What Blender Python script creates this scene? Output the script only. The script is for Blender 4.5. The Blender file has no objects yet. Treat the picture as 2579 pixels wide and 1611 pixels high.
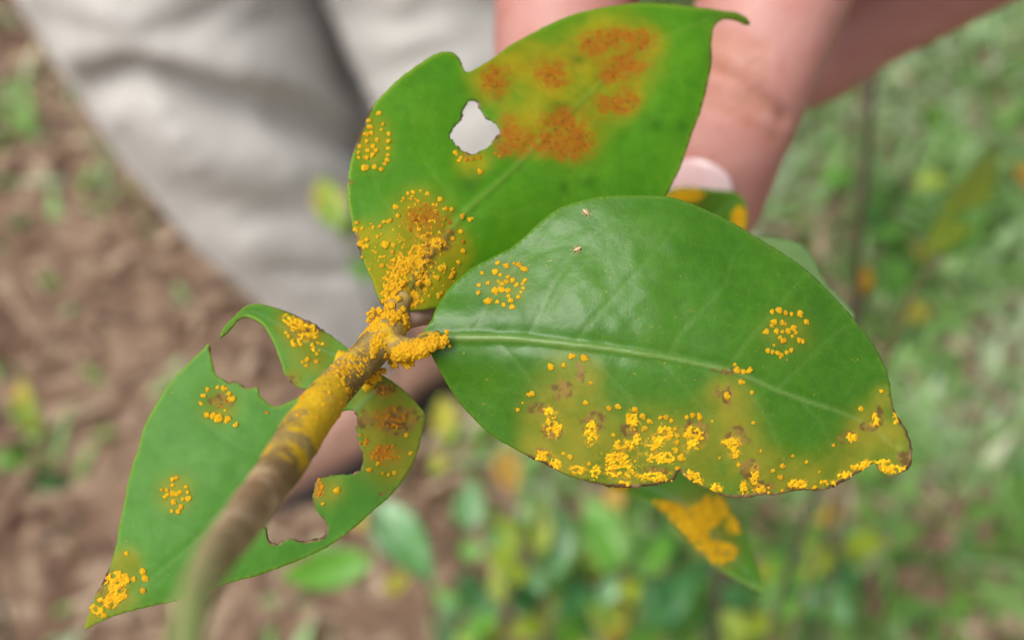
import bpy, bmesh, math, random
import numpy as np
from mathutils import Vector, Matrix
from mathutils.geometry import delaunay_2d_cdt

random.seed(7)
rng = np.random.default_rng(7)
C = bpy.context.scene.collection
scene = bpy.context.scene

# ------------------------------------------------------------------ camera
W, H = 2579.0, 1611.0
CAM_H, PITCH, HFOV = 0.88, math.radians(45), math.radians(50)
S = 0.102                                     # distance of the plane in focus (close-up of a leaf)
K = 2 * math.tan(HFOV / 2) / W                # metres per photo pixel per metre of depth
FWD = np.array([0, math.cos(PITCH), -math.sin(PITCH)])
UP = np.array([0, math.sin(PITCH), math.cos(PITCH)])
RIGHT = np.array([1.0, 0, 0])
CAM = np.array([0, 0, CAM_H])
cd = bpy.data.cameras.new('camera'); cam = bpy.data.objects.new('camera', cd); C.objects.link(cam)
cam.location = CAM; cam.rotation_euler = (math.pi / 2 - PITCH, 0, 0)
cd.sensor_width = 36; cd.lens = 18 / math.tan(HFOV / 2)
cd.clip_start = 0.005; cd.clip_end = 500
cd.dof.use_dof = True; cd.dof.focus_distance = S; cd.dof.aperture_fstop = cd.lens / 2.3; cd.dof.aperture_blades = 0
scene.camera = cam

# ------------------------------------------------------------------ light: bright overcast
SUN_EL, SUN_AZ = math.radians(58), math.radians(226)     # azimuth clockwise from +Y: behind the camera, to its left
world = bpy.data.worlds.new('World'); scene.world = world; world.use_nodes = True
wn = world.node_tree.nodes; wl = world.node_tree.links; wn.clear()
sky = wn.new('ShaderNodeTexSky'); sky.sky_type = 'NISHITA'; sky.sun_disc = False
sky.sun_elevation = SUN_EL; sky.sun_rotation = SUN_AZ; sky.dust_density = 6; sky.air_density = 1.0
hs = wn.new('ShaderNodeHueSaturation'); hs.inputs['Saturation'].default_value = 0.32
bg = wn.new('ShaderNodeBackground'); bg.inputs['Strength'].default_value = 0.15
wo = wn.new('ShaderNodeOutputWorld')
wl.new(sky.outputs[0], hs.inputs['Color']); wl.new(hs.outputs[0], bg.inputs['Color']); wl.new(bg.outputs[0], wo.inputs['Surface'])
sd = bpy.data.lights.new('sun', 'SUN'); sun = bpy.data.objects.new('sun', sd); C.objects.link(sun)
sd.energy = 1.5; sd.angle = math.radians(28); sd.color = (1.0, 0.96, 0.90)
sdir = Vector((math.sin(SUN_AZ) * math.cos(SUN_EL), math.cos(SUN_AZ) * math.cos(SUN_EL), math.sin(SUN_EL)))
sun.rotation_euler = sdir.to_track_quat('Z', 'Y').to_euler(); sun.location = (0, 0, 5)
scene.view_settings.view_transform = 'Standard'; scene.view_settings.look = 'None'
scene.view_settings.gamma = 1; scene.view_settings.use_curve_mapping = False
scene.view_settings.exposure = 0.36
scene.cycles.use_denoising = True
scene.cycles.max_bounces = 8; scene.cycles.transparent_max_bounces = 8

# ------------------------------------------------------------------ helpers
def P(x, y, d):
    """photo pixel (full-size photo coordinates) at axial distance d -> world"""
    x = np.asarray(x, float); y = np.asarray(y, float); d = np.asarray(d, float)
    a = (x - W / 2) * K * d; b = (H / 2 - y) * K * d
    return CAM + d[..., None] * FWD + a[..., None] * RIGHT + b[..., None] * UP

def project(p):
    q = np.asarray(p) - CAM
    d = q @ FWD
    return W / 2 + (q @ RIGHT) / (K * d), H / 2 - (q @ UP) / (K * d), d

V = 2579 / 2421.0                              # coordinates read off the overview
def Pv(x, y, d): return P(x * V, y * V, d)
Z1 = lambda x, y: (800 + x * .516, y * .516)
Z2 = lambda x, y: (1000 + x * .5623, 450 + y * .5623)
Z3 = lambda x, y: (150 + x * .5893, 720 + y * .5893)
def zmap(f, pts): return np.array([f(p[0], p[1]) for p in pts], float)

class Val:
    """smooth lattice noise in 2 or 3 dimensions"""
    def __init__(s, seed): s.t = np.random.default_rng(seed).random(4096)
    def __call__(s, *xs):
        xs = [np.asarray(x, float) for x in xs]
        i = [np.floor(x).astype(int) for x in xs]; f = [x - np.floor(x) for x in xs]
        f = [t * t * (3 - 2 * t) for t in f]
        out = 0
        for c in range(2 ** len(xs)):
            w = 1; h = 0
            for k in range(len(xs)):
                b = (c >> k) & 1
                w = w * (f[k] if b else 1 - f[k])
                h = h + (i[k] + b) * (73, 1543, 7919)[k]
            out = out + w * s.t[(h * 131 + (h >> 5)) % 4096]
        return out * 2 - 1
N1, N2, N3 = Val(1), Val(2), Val(3)

class TPS:
    def __init__(s, pts):
        a = np.array(pts, float); s.c = a[:, :2] / 500.0; n = len(a)
        r = np.linalg.norm(s.c[:, None] - s.c[None], axis=2)
        M = np.zeros((n + 3, n + 3)); M[:n, :n] = s.k(r) + np.eye(n) * 0.01
        M[:n, n] = 1; M[:n, n + 1:] = s.c; M[n, :n] = 1; M[n + 1:, :n] = s.c.T
        s.w = np.linalg.solve(M, np.concatenate([a[:, 2], np.zeros(3)]))
    @staticmethod
    def k(r): return np.where(r > 1e-9, r * r * np.log(np.maximum(r, 1e-9)), 0)
    def __call__(s, x, y):
        q = np.stack([np.asarray(x, float), np.asarray(y, float)], -1) / 500.0
        r = np.linalg.norm(q[..., None, :] - s.c, axis=-1)
        n = len(s.c)
        return s.k(r) @ s.w[:n] + s.w[n] + q @ s.w[n + 1:]

def seg_dist(q, line):
    """distance of points to a polyline and the 0..1 position along it"""
    q = np.asarray(q, float); line = np.asarray(line, float)
    A = line[:-1]; D = np.diff(line, axis=0); L = np.linalg.norm(D, axis=1); LL = np.maximum(L * L, 1e-9)
    acc = np.concatenate([[0], np.cumsum(L)[:-1]]); best = np.empty(len(q)); pos = np.empty(len(q))
    step = max(1, 400000 // len(A))
    for i in range(0, len(q), step):
        p = q[i:i + step]; rx = p[:, 0, None] - A[:, 0]; ry = p[:, 1, None] - A[:, 1]
        t = np.clip((rx * D[:, 0] + ry * D[:, 1]) / LL, 0, 1)
        d = (rx - t * D[:, 0]) ** 2 + (ry - t * D[:, 1]) ** 2
        k = d.argmin(1); r = np.arange(len(p))
        best[i:i + step] = np.sqrt(d[r, k]); pos[i:i + step] = (acc[k] + t[r, k] * L[k]) / L.sum()
    return best, pos

def inside(q, poly):
    q = np.asarray(q, float); p1 = np.asarray(poly, float); p2 = np.roll(p1, -1, axis=0)
    dy = p2[:, 1] - p1[:, 1]; dy = np.where(dy == 0, 1e-12, dy); out = np.empty(len(q), bool)
    step = max(1, 400000 // len(p1))
    for i in range(0, len(q), step):
        x = q[i:i + step, 0, None]; y = q[i:i + step, 1, None]
        c = ((p1[:, 1] > y) != (p2[:, 1] > y)) & (x < (p2[:, 0] - p1[:, 0]) * (y - p1[:, 1]) / dy + p1[:, 0])
        out[i:i + step] = c.sum(1) % 2 == 1
    return out

def catmull(pts, step, closed=True):
    pts = np.asarray(pts, float); n = len(pts); out = []
    for i in range(n if closed else n - 1):
        if closed: p0, p1, p2, p3 = pts[i - 1], pts[i], pts[(i + 1) % n], pts[(i + 2) % n]
        else: p0, p1, p2, p3 = pts[max(i - 1, 0)], pts[i], pts[i + 1], pts[min(i + 2, n - 1)]
        m = max(1, int(np.linalg.norm(p2[:2] - p1[:2]) / step))
        for k in range(m):
            t = k / m
            out.append(.5 * (2 * p1 + (p2 - p0) * t + (2 * p0 - 5 * p1 + 4 * p2 - p3) * t * t + (3 * p1 - p0 - 3 * p2 + p3) * t ** 3))
    if not closed: out.append(pts[-1])
    return np.array(out)

def mesh_obj(name, verts, faces, mat, parent=None, attrs=None, smooth=True):
    me = bpy.data.meshes.new(name)
    me.from_pydata([tuple(v) for v in np.asarray(verts)], [], [tuple(int(i) for i in f) for f in faces])
    if smooth: me.polygons.foreach_set('use_smooth', [True] * len(me.polygons))
    for k, v in (attrs or {}).items():
        a = me.attributes.new(k, 'FLOAT', 'POINT'); a.data.foreach_set('value', np.asarray(v, np.float32))
    me.materials.append(mat); me.update()
    o = bpy.data.objects.new(name, me); C.objects.link(o)
    if parent: adopt(o, parent)
    return o

ROOTLOC = {}
def world_loc(o):
    return ROOTLOC.get(o.name, Vector((0, 0, 0)))
def adopt(o, parent):
    o.parent = parent
    o.matrix_parent_inverse = Matrix.Translation(-world_loc(parent))
def tag(o, label=None, cat=None, group=None, kind=None):
    if label: o['label'] = label
    if cat: o['category'] = cat
    if group: o['group'] = group
    if kind: o['kind'] = kind
    return o
def thing(name, loc, label, cat, group=None):
    o = bpy.data.objects.new(name, None); C.objects.link(o); o.empty_display_size = 0.01
    o.location = Vector(loc); ROOTLOC[o.name] = Vector(loc)
    return tag(o, label, cat, group)

# ------------------------------------------------------------------ materials
class Mat:
    def __init__(s, name):
        s.m = bpy.data.materials.new(name); s.m.use_nodes = True
        s.t = s.m.node_tree; s.n = s.t.nodes; s.n.clear()
        s.out = s.n.new('ShaderNodeOutputMaterial')
    def link(s, a, b): s.t.links.new(a, b)
    def set(s, sock, v):
        if hasattr(v, 'links') or isinstance(v, bpy.types.NodeSocket): s.link(v, sock)
        elif isinstance(v, (tuple, list)): sock.default_value = tuple(v) + ((1,) if len(v) == 3 and len(sock.default_value) == 4 else ())
        else: sock.default_value = v
    def attr(s, name):
        n = s.n.new('ShaderNodeAttribute'); n.attribute_name = name; return n.outputs['Fac']
    def coord(s, kind='Object'):
        return s.n.new('ShaderNodeTexCoord').outputs[kind]
    def noise(s, scale, detail=4, rough=.55, vec=None, dist=0):
        n = s.n.new('ShaderNodeTexNoise'); n.inputs['Scale'].default_value = scale
        n.inputs['Detail'].default_value = detail; n.inputs['Roughness'].default_value = rough; n.inputs['Distortion'].default_value = dist
        s.link(vec if vec is not None else s.coord(), n.inputs['Vector']); return n.outputs['Fac']
    def ramp(s, fac, a, b, ca=0.0, cb=1.0):
        n = s.n.new('ShaderNodeMapRange'); n.interpolation_type = 'SMOOTHSTEP'
        s.set(n.inputs['Value'], fac)
        for k, v in zip(('From Min', 'From Max', 'To Min', 'To Max'), (a, b, ca, cb)): n.inputs[k].default_value = v
        return n.outputs['Result']
    def math(s, op, a, b=0.0):
        n = s.n.new('ShaderNodeMath'); n.operation = op; s.set(n.inputs[0], a); s.set(n.inputs[1], b); return n.outputs[0]
    def mix(s, fac, a, b):
        n = s.n.new('ShaderNodeMix'); n.data_type = 'RGBA'
        s.set(n.inputs[0], fac); s.set(n.inputs[6], a); s.set(n.inputs[7], b); return n.outputs[2]
    def bump(s, h, strength=.3, dist=.001, normal=None):
        n = s.n.new('ShaderNodeBump'); n.inputs['Strength'].default_value = strength; n.inputs['Distance'].default_value = dist
        s.link(h, n.inputs['Height'])
        if normal is not None: s.link(normal, n.inputs['Normal'])
        return n.outputs[0]
    def bsdf(s, col, rough=.5, normal=None, spec=.5, **kw):
        n = s.n.new('ShaderNodeBsdfPrincipled'); s.set(n.inputs['Base Color'], col); s.set(n.inputs['Roughness'], rough)
        s.set(n.inputs['Specular IOR Level'], spec)
        for k, v in kw.items(): s.set(n.inputs[k.replace('_', ' ')], v)
        if normal is not None: s.link(normal, n.inputs['Normal'])
        return n.outputs[0]
    def finish(s, shader, trans=None, amount=.2):
        if trans is not None:
            t = s.n.new('ShaderNodeBsdfTranslucent'); s.set(t.inputs['Color'], trans)
            m = s.n.new('ShaderNodeMixShader'); m.inputs[0].default_value = amount
            s.link(shader, m.inputs[1]); s.link(t.outputs[0], m.inputs[2]); shader = m.outputs[0]
        s.link(shader, s.out.inputs['Surface']); return s.m

def leaf_material(name, green, green2, halo, rough, trans, vein=(.22, .36, .16), orange=(.42, .13, .004), bumpy=.25, rim=(.20, .34, .04), spec=.5, hmax=1.2):
    m = Mat(name)
    big = m.noise(90, 3); fine = m.noise(900, 4); speck = m.noise(2600, 3); mid = m.noise(420, 4, .6)
    c = m.mix(m.ramp(big, .35, .65), green, green2)
    c = m.mix(m.ramp(fine, .3, .75, 0, .35), c, tuple(x * .6 for x in green))
    c = m.mix(m.ramp(m.noise(160, 5, .7), .45, .75, 0, .5), c, (green2[0] * 1.35, green2[1] * 1.12, green2[2] * 1.3))
    ha = m.math('ADD', m.attr('halo'), m.math('MULTIPLY', m.math('SUBTRACT', m.math('ADD', m.math('MULTIPLY', mid, .5), m.math('MULTIPLY', m.noise(190, 5, .65), .9)), .7), m.math('MULTIPLY', m.attr('halo'), 1.5)))
    hcol = m.mix(m.ramp(m.noise(210, 4, .6), .35, .65), tuple(x * y for x, y in zip(halo, (.78, .92, .9))), tuple(x * y for x, y in zip(halo, (1.15, 1.1, 1.4))))
    c = m.mix(m.ramp(ha, .05, hmax), c, hcol)
    vo = m.n.new('ShaderNodeTexVoronoi'); vo.feature = 'DISTANCE_TO_EDGE'; vo.inputs['Scale'].default_value = 900; wv = m.n.new('ShaderNodeVectorMath'); wv.operation = 'MULTIPLY_ADD'; nz = m.n.new('ShaderNodeTexNoise'); nz.inputs['Scale'].default_value = 500; m.link(m.coord(), nz.inputs['Vector']); m.link(nz.outputs['Color'], wv.inputs[0]); wv.inputs[1].default_value = (.0012,) * 3; m.link(m.coord(), wv.inputs[2]); m.link(wv.outputs[0], vo.inputs['Vector'])
    net = m.ramp(vo.outputs['Distance'], .0, .09, 1, 0)
    c = m.mix(m.math('MULTIPLY', net, .055), c, vein)
    c = m.mix(m.attr('dark'), c, tuple(x * .45 for x in green))
    c = m.mix(m.math('MULTIPLY', m.attr('vein'), .85), c, vein)
    o = m.math('MULTIPLY', m.attr('orange'), m.ramp(m.noise(1300, 5, .7), .36, .62, .36, 1.05))
    c = m.mix(m.ramp(o, .05, .75, 0, .95), c, orange)
    c = m.mix(m.ramp(m.math('MULTIPLY', m.attr('orange'), m.ramp(m.noise(2300, 3, .6), .52, .64)), .25, .9, 0, .85), c, (.20, .055, .002))
    b = m.math('MULTIPLY', m.attr('brown'), m.ramp(m.noise(1500, 4, .65), .36, .60, .1, 1.2))
    c = m.mix(m.ramp(b, .12, .62, 0, .92), c, m.mix(m.ramp(m.noise(1200, 3), .4, .6), (.115, .055, .014), (.235, .145, .028)))
    c = m.mix(m.math('MULTIPLY', m.ramp(speck, .66, .74, 0, .55), m.ramp(big, .4, .6)), c, (.42, .27, .02))
    c = m.mix(m.ramp(m.noise(1900, 2), .74, .80, 0, .6), c, (.07, .06, .015))
    c = m.mix(m.math('MULTIPLY', m.attr('rim'), .8), c, rim)
    du = m.math('MULTIPLY', m.attr('dust'), m.ramp(m.noise(2100, 4, .7), .40, .66, .0, 1.35))
    c = m.mix(m.ramp(du, .25, .85, 0, .9), c, m.mix(m.ramp(m.noise(700, 3), .4, .6), (.42, .21, .006), (.55, .32, .008)))
    c = m.mix(m.ramp(m.math('ADD', m.attr('burn'), m.math('MULTIPLY', m.math('SUBTRACT', mid, .5), 1.0)), .25, .75), c, m.mix(m.ramp(m.noise(800, 3), .45, .6), (.10, .048, .02), (.24, .15, .07)))
    r = m.ramp(m.math('ADD', m.attr('halo'), m.attr('brown')), 0, 1, rough, min(.75, rough + .25))
    n = m.bump(m.noise(700, 5, .6), bumpy, .00025)
    n = m.bump(net, bumpy * .16, .00005, n)
    n = m.bump(m.noise(3200, 2, .5), bumpy * .6, .00006, n)
    sh = m.bsdf(c, r, n, spec)
    tc = m.mix(.6, c, (.25, .5, .03))
    return m.finish(sh, tc, trans)

def powder_material(name, a, b, dark):
    m = Mat(name)
    inf = m.n.new('ShaderNodeObjectInfo').outputs['Random']
    c = m.mix(m.ramp(m.noise(1500, 5, .7), .35, .62), a, b)
    c = m.mix(m.ramp(m.noise(4200, 3, .6), .58, .72, 0, .6), c, tuple(x * .5 for x in b))
    c = m.mix(m.math('MULTIPLY', m.ramp(inf, .55, 1.0), .55), c, dark)
    n = m.bump(m.noise(5200, 3, .6), .7, .00012)
    return m.finish(m.bsdf(c, .85, n, .2))

M_rust = powder_material('rust_spores', (.68, .43, .008), (.54, .29, .005), (.42, .19, .005))
M_rust2 = powder_material('rust_spores_orange', (.46, .205, .005), (.34, .125, .004), (.24, .075, .004))

# ------------------------------------------------------------------ generic tools
def tube(name, pts, radii, mat, parent=None, sides=14, lump=0.0, lumpscale=500, attrs=None, cap=True):
    """tapered round stem through world points"""
    pts = np.asarray(pts, float); radii = np.asarray(radii, float); n = len(pts)
    if len(radii) != n: radii = np.interp(np.linspace(0, 1, n), np.linspace(0, 1, len(radii)), radii)
    T = np.gradient(pts, axis=0); T /= np.linalg.norm(T, axis=1)[:, None]
    ref = -FWD
    vs = []
    for i in range(n):
        a = np.cross(T[i], ref); a /= np.linalg.norm(a); b = np.cross(T[i], a)
        th = np.linspace(0, 2 * math.pi, sides, endpoint=False)
        ring = np.cos(th)[:, None] * a + np.sin(th)[:, None] * b
        vs.append(pts[i] + ring * radii[i])
    v = np.concatenate(vs)
    if lump:
        c = np.repeat(pts, sides, axis=0); d = v - c
        k = 1 + lump * (N1(*(v * lumpscale).T) + .5 * N2(*(v * lumpscale * 2.3).T))
        v = c + d * k[:, None]
    f = []
    for i in range(n - 1):
        for j in range(sides):
            a0, a1 = i * sides + j, i * sides + (j + 1) % sides
            f.append((a0, a1, a1 + sides, a0 + sides))
    if cap:
        f.append(tuple(range(sides))[::-1]); f.append(tuple(range((n - 1) * sides, n * sides)))
    at = {k: np.repeat(np.asarray(x, float), sides) for k, x in (attrs or {}).items()}
    return mesh_obj(name, v, f, mat, parent, at)

def half_blob(seed):
    bm = bmesh.new(); bmesh.ops.create_icosphere(bm, subdivisions=3, radius=1)
    r = random.Random(seed)
    off = Vector((r.random() * 50, r.random() * 50, r.random() * 50))
    for v in bm.verts:
        p = v.co + off
        k = 1 + .22 * float(N1(p.x * 1.5, p.y * 1.5, p.z * 1.5)) + .09 * float(N2(p.x * 4.1, p.y * 4.1, p.z * 4.1))
        v.co = v.co * k
        v.co.z *= .58
    bmesh.ops.delete(bm, geom=[v for v in bm.verts if v.co.z < -.38], context='VERTS')
    me = bpy.data.meshes.new('rust_pustule'); bm.to_mesh(me); bm.free()
    me.polygons.foreach_set('use_smooth', [True] * len(me.polygons))
    return me
BLOBS = [half_blob(s) for s in range(7)]
BLOBS_O = []
for b in BLOBS:
    b.materials.append(M_rust); c = b.copy(); c.materials.clear(); c.materials.append(M_rust2); BLOBS_O.append(c)
BLOB_V = [np.array([v.co[:] for v in b.vertices]) for b in BLOBS]
BLOB_F = [[tuple(p.vertices) for p in b.polygons] for b in BLOBS]

def basis(nrm):
    n = Vector(nrm).normalized(); q = n.to_track_quat('Z', 'Y').to_matrix()
    return q
def pustule(pos, nrm, r, parent, orange=False):
    o = bpy.data.objects.new('rust_pustule', random.choice(BLOBS_O if orange else BLOBS)); C.objects.link(o)
    rot = basis(nrm) @ Matrix.Rotation(random.random() * 6.28, 3, 'Z')
    sx, sy = r * random.uniform(.85, 1.2), r * random.uniform(.85, 1.2)
    m = rot.to_4x4() @ Matrix.Diagonal((sx, sy, r * random.uniform(.7, 1.1), 1))
    m.translation = Vector(pos)
    adopt(o, parent)
    # the parent leaf carries no transform of its own besides its root's cancelled one
    o.matrix_parent_inverse = Matrix.Identity(4); o.matrix_basis = m
    return o
def crust(name, items, mat, parent, voxel=6.5e-5):
    """many spore heaps grown together into one powdery crust: items = (pos, normal, r)"""
    bm = bmesh.new(); bmesh.ops.create_icosphere(bm, subdivisions=1, radius=1); bm.verts.ensure_lookup_table()
    tv = np.array([v.co[:] for v in bm.verts]); tf = np.array([[v.index for v in f.verts] for f in bm.faces]); bm.free()
    vs, fs, k = [], [], 0
    for pos, nrm, r in items:
        rot = np.array(basis(nrm) @ Matrix.Rotation(random.random() * 6.28, 3, 'Z'))
        v = (tv * np.array([random.uniform(.8, 1.3), random.uniform(.8, 1.3), random.uniform(.6, .95)]) * r) @ rot.T + np.asarray(pos)
        vs.append(v); fs.append(tf + k); k += len(v)
    tmp = mesh_obj('tmp', np.concatenate(vs) * 100, np.concatenate(fs), mat)
    md = tmp.modifiers.new('r', 'REMESH'); md.mode = 'VOXEL'; md.voxel_size = voxel * 100; md.use_smooth_shade = True
    md = tmp.modifiers.new('s', 'SMOOTH'); md.factor = .5; md.iterations = 2
    me = bpy.data.meshes.new_from_object(tmp.evaluated_get(bpy.context.evaluated_depsgraph_get())); bpy.data.objects.remove(tmp)
    n = len(me.vertices); co = np.zeros(n * 3); no = np.zeros(n * 3); me.vertices.foreach_get('co', co); me.vertices.foreach_get('normal', no)
    co = co.reshape(-1, 3) / 100; no = no.reshape(-1, 3)
    co += no * (.00007 * N1(*(co * 5200).T) + .00005 * N2(*(co * 11000).T))[:, None]
    me.vertices.foreach_set('co', co.ravel()); me.polygons.foreach_set('use_smooth', [True] * len(me.polygons)); me.update(); me.name = name
    o = bpy.data.objects.new(name, me); C.objects.link(o); o.parent = parent
    return tag(o, kind='stuff')

def soft(q, blobs, sharp=2.0):
    """union of soft ellipses: (x, y, rx[, ry][, strength])"""
    out = np.ones(len(q))
    for b in blobs:
        x, y, rx = b[:3]; ry = b[3] if len(b) > 3 else rx; s = b[4] if len(b) > 4 else 1
        d = np.sqrt(((q[:, 0] - x) / rx) ** 2 + ((q[:, 1] - y) / ry) ** 2)
        out *= 1 - s * np.clip(1.25 - d, 0, 1) ** 1.2 if sharp == 1 else 1 - s * np.exp(-d ** 2 * sharp)
    return 1 - out

class Leaf:
    """one lamina from its outline, its holes and its distance from the lens"""
    def __init__(s, f, outline, depth, mat, parent, midrib=None, holes=(), veins=(), halo=(), brown=(), orange=(), dark=(), burn=(), dust=(),
                 grid=8.0, ribw=(16, 5), ribh=.00045, jag=1.0, rimw=5.0, thick=.00028, wav=.00012, name='leaf', label=None):
        s.f = f; s.scale = (np.array(f(1, 0)) - np.array(f(0, 0)))[0]
        out = catmull(zmap(f, outline), 5.0)
        out += jag * np.stack([N1(out[:, 0] * .09, out[:, 1] * .09), N2(out[:, 0] * .09, out[:, 1] * .09)], 1) + \
            .5 * jag * np.stack([N1(out[:, 0] * .31, out[:, 1] * .31), N2(out[:, 0] * .31, out[:, 1] * .31)], 1)
        if burn:
            w = soft(out, [(*f(b[0], b[1]), *[t * s.scale if i < 2 else t for i, t in enumerate(b[2:])]) for b in burn], 1.0)[:, None]
            out += w * (2.2 * np.stack([N1(out[:, 0] * .16, out[:, 1] * .16), N3(out[:, 0] * .16, out[:, 1] * .16)], 1) + 1.6 * np.stack([N2(out[:, 0] * .4, out[:, 1] * .4), N1(out[:, 0] * .4 + 9, out[:, 1] * .4)], 1))
        hs = []
        for h in holes:
            p = catmull(zmap(f, h), 4.0)
            p += 3.0 * np.stack([N1(p[:, 0] * .13, p[:, 1] * .13), N3(p[:, 0] * .13, p[:, 1] * .13)], 1) + 2.2 * np.stack([N2(p[:, 0] * .35, p[:, 1] * .35), N1(p[:, 0] * .35, p[:, 1] * .35)], 1); hs.append(p)
        s.tps = TPS([(*f(x, y), d) for x, y, d in depth])
        s.mid = catmull(zmap(f, midrib), 12, False) if midrib is not None else None
        s.ribw, s.ribh, s.wav = ribw, ribh, wav
        s.veins = [catmull(zmap(f, v), 10, False) for v in veins]
        x0, y0 = out.min(0); x1, y1 = out.max(0)
        gx, gy = np.meshgrid(np.arange(x0, x1, grid), np.arange(y0, y1, grid * .87))
        gx = gx + (np.arange(gx.shape[0]) % 2)[:, None] * grid / 2
        q = np.stack([gx.ravel(), gy.ravel()], 1) + rng.uniform(-.12, .12, (gx.size, 2)) * grid
        keep = inside(q, out)
        closed = np.concatenate([out, out[:1]]); db = seg_dist(q, closed)[0]; keep &= db > grid * .45
        for p in hs:
            keep &= ~inside(q, p); keep &= seg_dist(q, np.concatenate([p, p[:1]]))[0] > grid * .4
        q = q[keep]
        rings = [out] + hs; pts = []; edges = []; k = 0
        for r_ in rings:
            n = len(r_); pts += [tuple(p) for p in r_]; edges += [(k + i, k + (i + 1) % n) for i in range(n)]; k += n
        pts += [tuple(p) for p in q]
        rv, _, rf, *_ = delaunay_2d_cdt([Vector(p) for p in pts], edges, [], 0, 1e-4)
        v2 = np.array([v[:] for v in rv]); tri = np.array([t for t in rf if len(t) == 3])
        cen = v2[tri].mean(1); ok = inside(cen, out)
        for p in hs: ok &= ~inside(cen, p)
        tri = tri[ok]
        used = np.unique(tri); remap = -np.ones(len(v2), int); remap[used] = np.arange(len(used)); v2 = v2[used]; tri = remap[tri]
        s.closed = closed; s.hs = hs
        v3 = s.pos(v2)
        a, b, c = v3[tri[:, 0]], v3[tri[:, 1]], v3[tri[:, 2]]
        fn = np.cross(b - a, c - a)
        flip = (fn @ FWD) > 0; tri[flip] = tri[flip][:, ::-1]; fn[flip] *= -1
        nv = np.zeros_like(v3)
        for k in range(3): np.add.at(nv, tri[:, k], fn)
        nv /= np.linalg.norm(nv, axis=1)[:, None] + 1e-12
        n = len(v3); back = v3 - nv * thick
        e = np.concatenate([tri[:, [0, 1]], tri[:, [1, 2]], tri[:, [2, 0]]]); key = {}
        for i, j in e: key[(min(i, j), max(i, j))] = None if (min(i, j), max(i, j)) in key else (i, j)
        wall = [(j, i, i + n, j + n) for v_ in key.values() if v_ for i, j in [v_]]
        faces = [tuple(t) for t in tri] + [tuple(t[::-1] + n) for t in tri] + wall
        dist = seg_dist(v2, closed)[0]
        A = {}
        z = np.zeros(n)
        sc = lambda L: [(*f(b[0], b[1]), *[t * s.scale if i < 2 else t for i, t in enumerate(b[2:])]) for b in L]
        A['halo'] = soft(v2, sc(halo), 1.6) if halo else z
        A['brown'] = soft(v2, sc([(b[0], b[1], b[2] * 1.25, (b[3] if len(b) > 3 else b[2]) * 1.25, *b[4:]) for b in brown]), 1.0) if brown else z
        A['orange'] = soft(v2, sc(orange), 1.1) if orange else z
        A['dark'] = .6 * soft(v2, sc(dark), 1.5) if dark else z
        A['dust'] = soft(v2, sc(dust), 1.3) if dust else z
        bu = soft(v2, sc(burn), 1.0) * np.exp(-(dist / 9.0) ** 2) if burn else z
        for p in hs: bu = np.maximum(bu, np.exp(-(seg_dist(v2, np.concatenate([p, p[:1]]))[0] / 5.0) ** 2) * (.55 + .45 * N1(v2[:, 0] * .05, v2[:, 1] * .05)))
        A['burn'] = bu
        A['rim'] = np.exp(-(dist / rimw) ** 2) * (1 - np.clip(A['halo'], 0, .6))
        ve = z.copy()
        if s.mid is not None:
            d, t = seg_dist(v2, s.mid); w = ribw[0] + (ribw[1] - ribw[0]) * t
            ve = np.exp(-(d / w) ** 2 * 1.3) * (1 - .6 * t)
        for vn in s.veins:
            d, t = seg_dist(v2, vn); ve = np.maximum(ve, .20 * np.exp(-(d / 5) ** 2) * (1 - .6 * t))
        A['vein'] = ve
        A = {k: np.concatenate([x, x]) for k, x in A.items()}
        s.obj = mesh_obj(name, np.concatenate([v3, back]), faces, mat, parent, A)
        if label: s.obj['label'] = label
        s.parent = parent
    def depth(s, q):
        d = s.tps(q[:, 0], q[:, 1])
        d = d + s.wav * (N1(q[:, 0] * .011, q[:, 1] * .011) + .5 * N2(q[:, 0] * .027, q[:, 1] * .027))
        if s.mid is not None:
            dd, t = seg_dist(q, s.mid); w = s.ribw[0] + (s.ribw[1] - s.ribw[0]) * t
            d = d - s.ribh * (1 - .6 * t) * np.exp(-(dd / w) ** 2) + s.ribh * .7 * np.exp(-(dd / (w * 3.2)) ** 2)
        for vn in s.veins:
            dd, t = seg_dist(q, vn); d = d + .00005 * np.exp(-(dd / 7) ** 2) * (1 - .5 * t)
        return d
    def pos(s, q):
        return P(q[:, 0], q[:, 1], s.depth(q))
    def surf(s, x, y):
        q = np.array([(x, y), (x + 6, y), (x, y + 6)], float); p = s.pos(q)
        n = np.cross(p[1] - p[0], p[2] - p[0]); n /= np.linalg.norm(n)
        if n @ FWD > 0: n = -n
        return p[0], n
    def on(s, x, y, m=0):
        q = np.array([(x, y)])
        if not inside(q, s.closed[:-1])[0]: return False
        for p in s.hs:
            if inside(q, p)[0]: return False
        return seg_dist(q, s.closed)[0][0] > m
    def pustules(s, items, orange=False, size=1.0):
        for it in items:
            x, y = s.f(it[0], it[1]); r = (it[2] if len(it) > 2 else 12) * s.scale * size
            if not s.on(x, y, r * .4): continue
            p, n = s.surf(x, y); rr = r * K * S * random.uniform(.76, 1.0)
            pustule(p + n * rr * .1, n, rr, s.obj, orange)
            if r > 7.5:                              # the bigger heaps are lumpy doubles
                a = random.random() * 6.28
                x2, y2 = x + math.cos(a) * r * .75, y + math.sin(a) * r * .75
                if s.on(x2, y2, 2):
                    p, n = s.surf(x2, y2); pustule(p + n * rr * .05, n, rr * .6, s.obj, orange)
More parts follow.
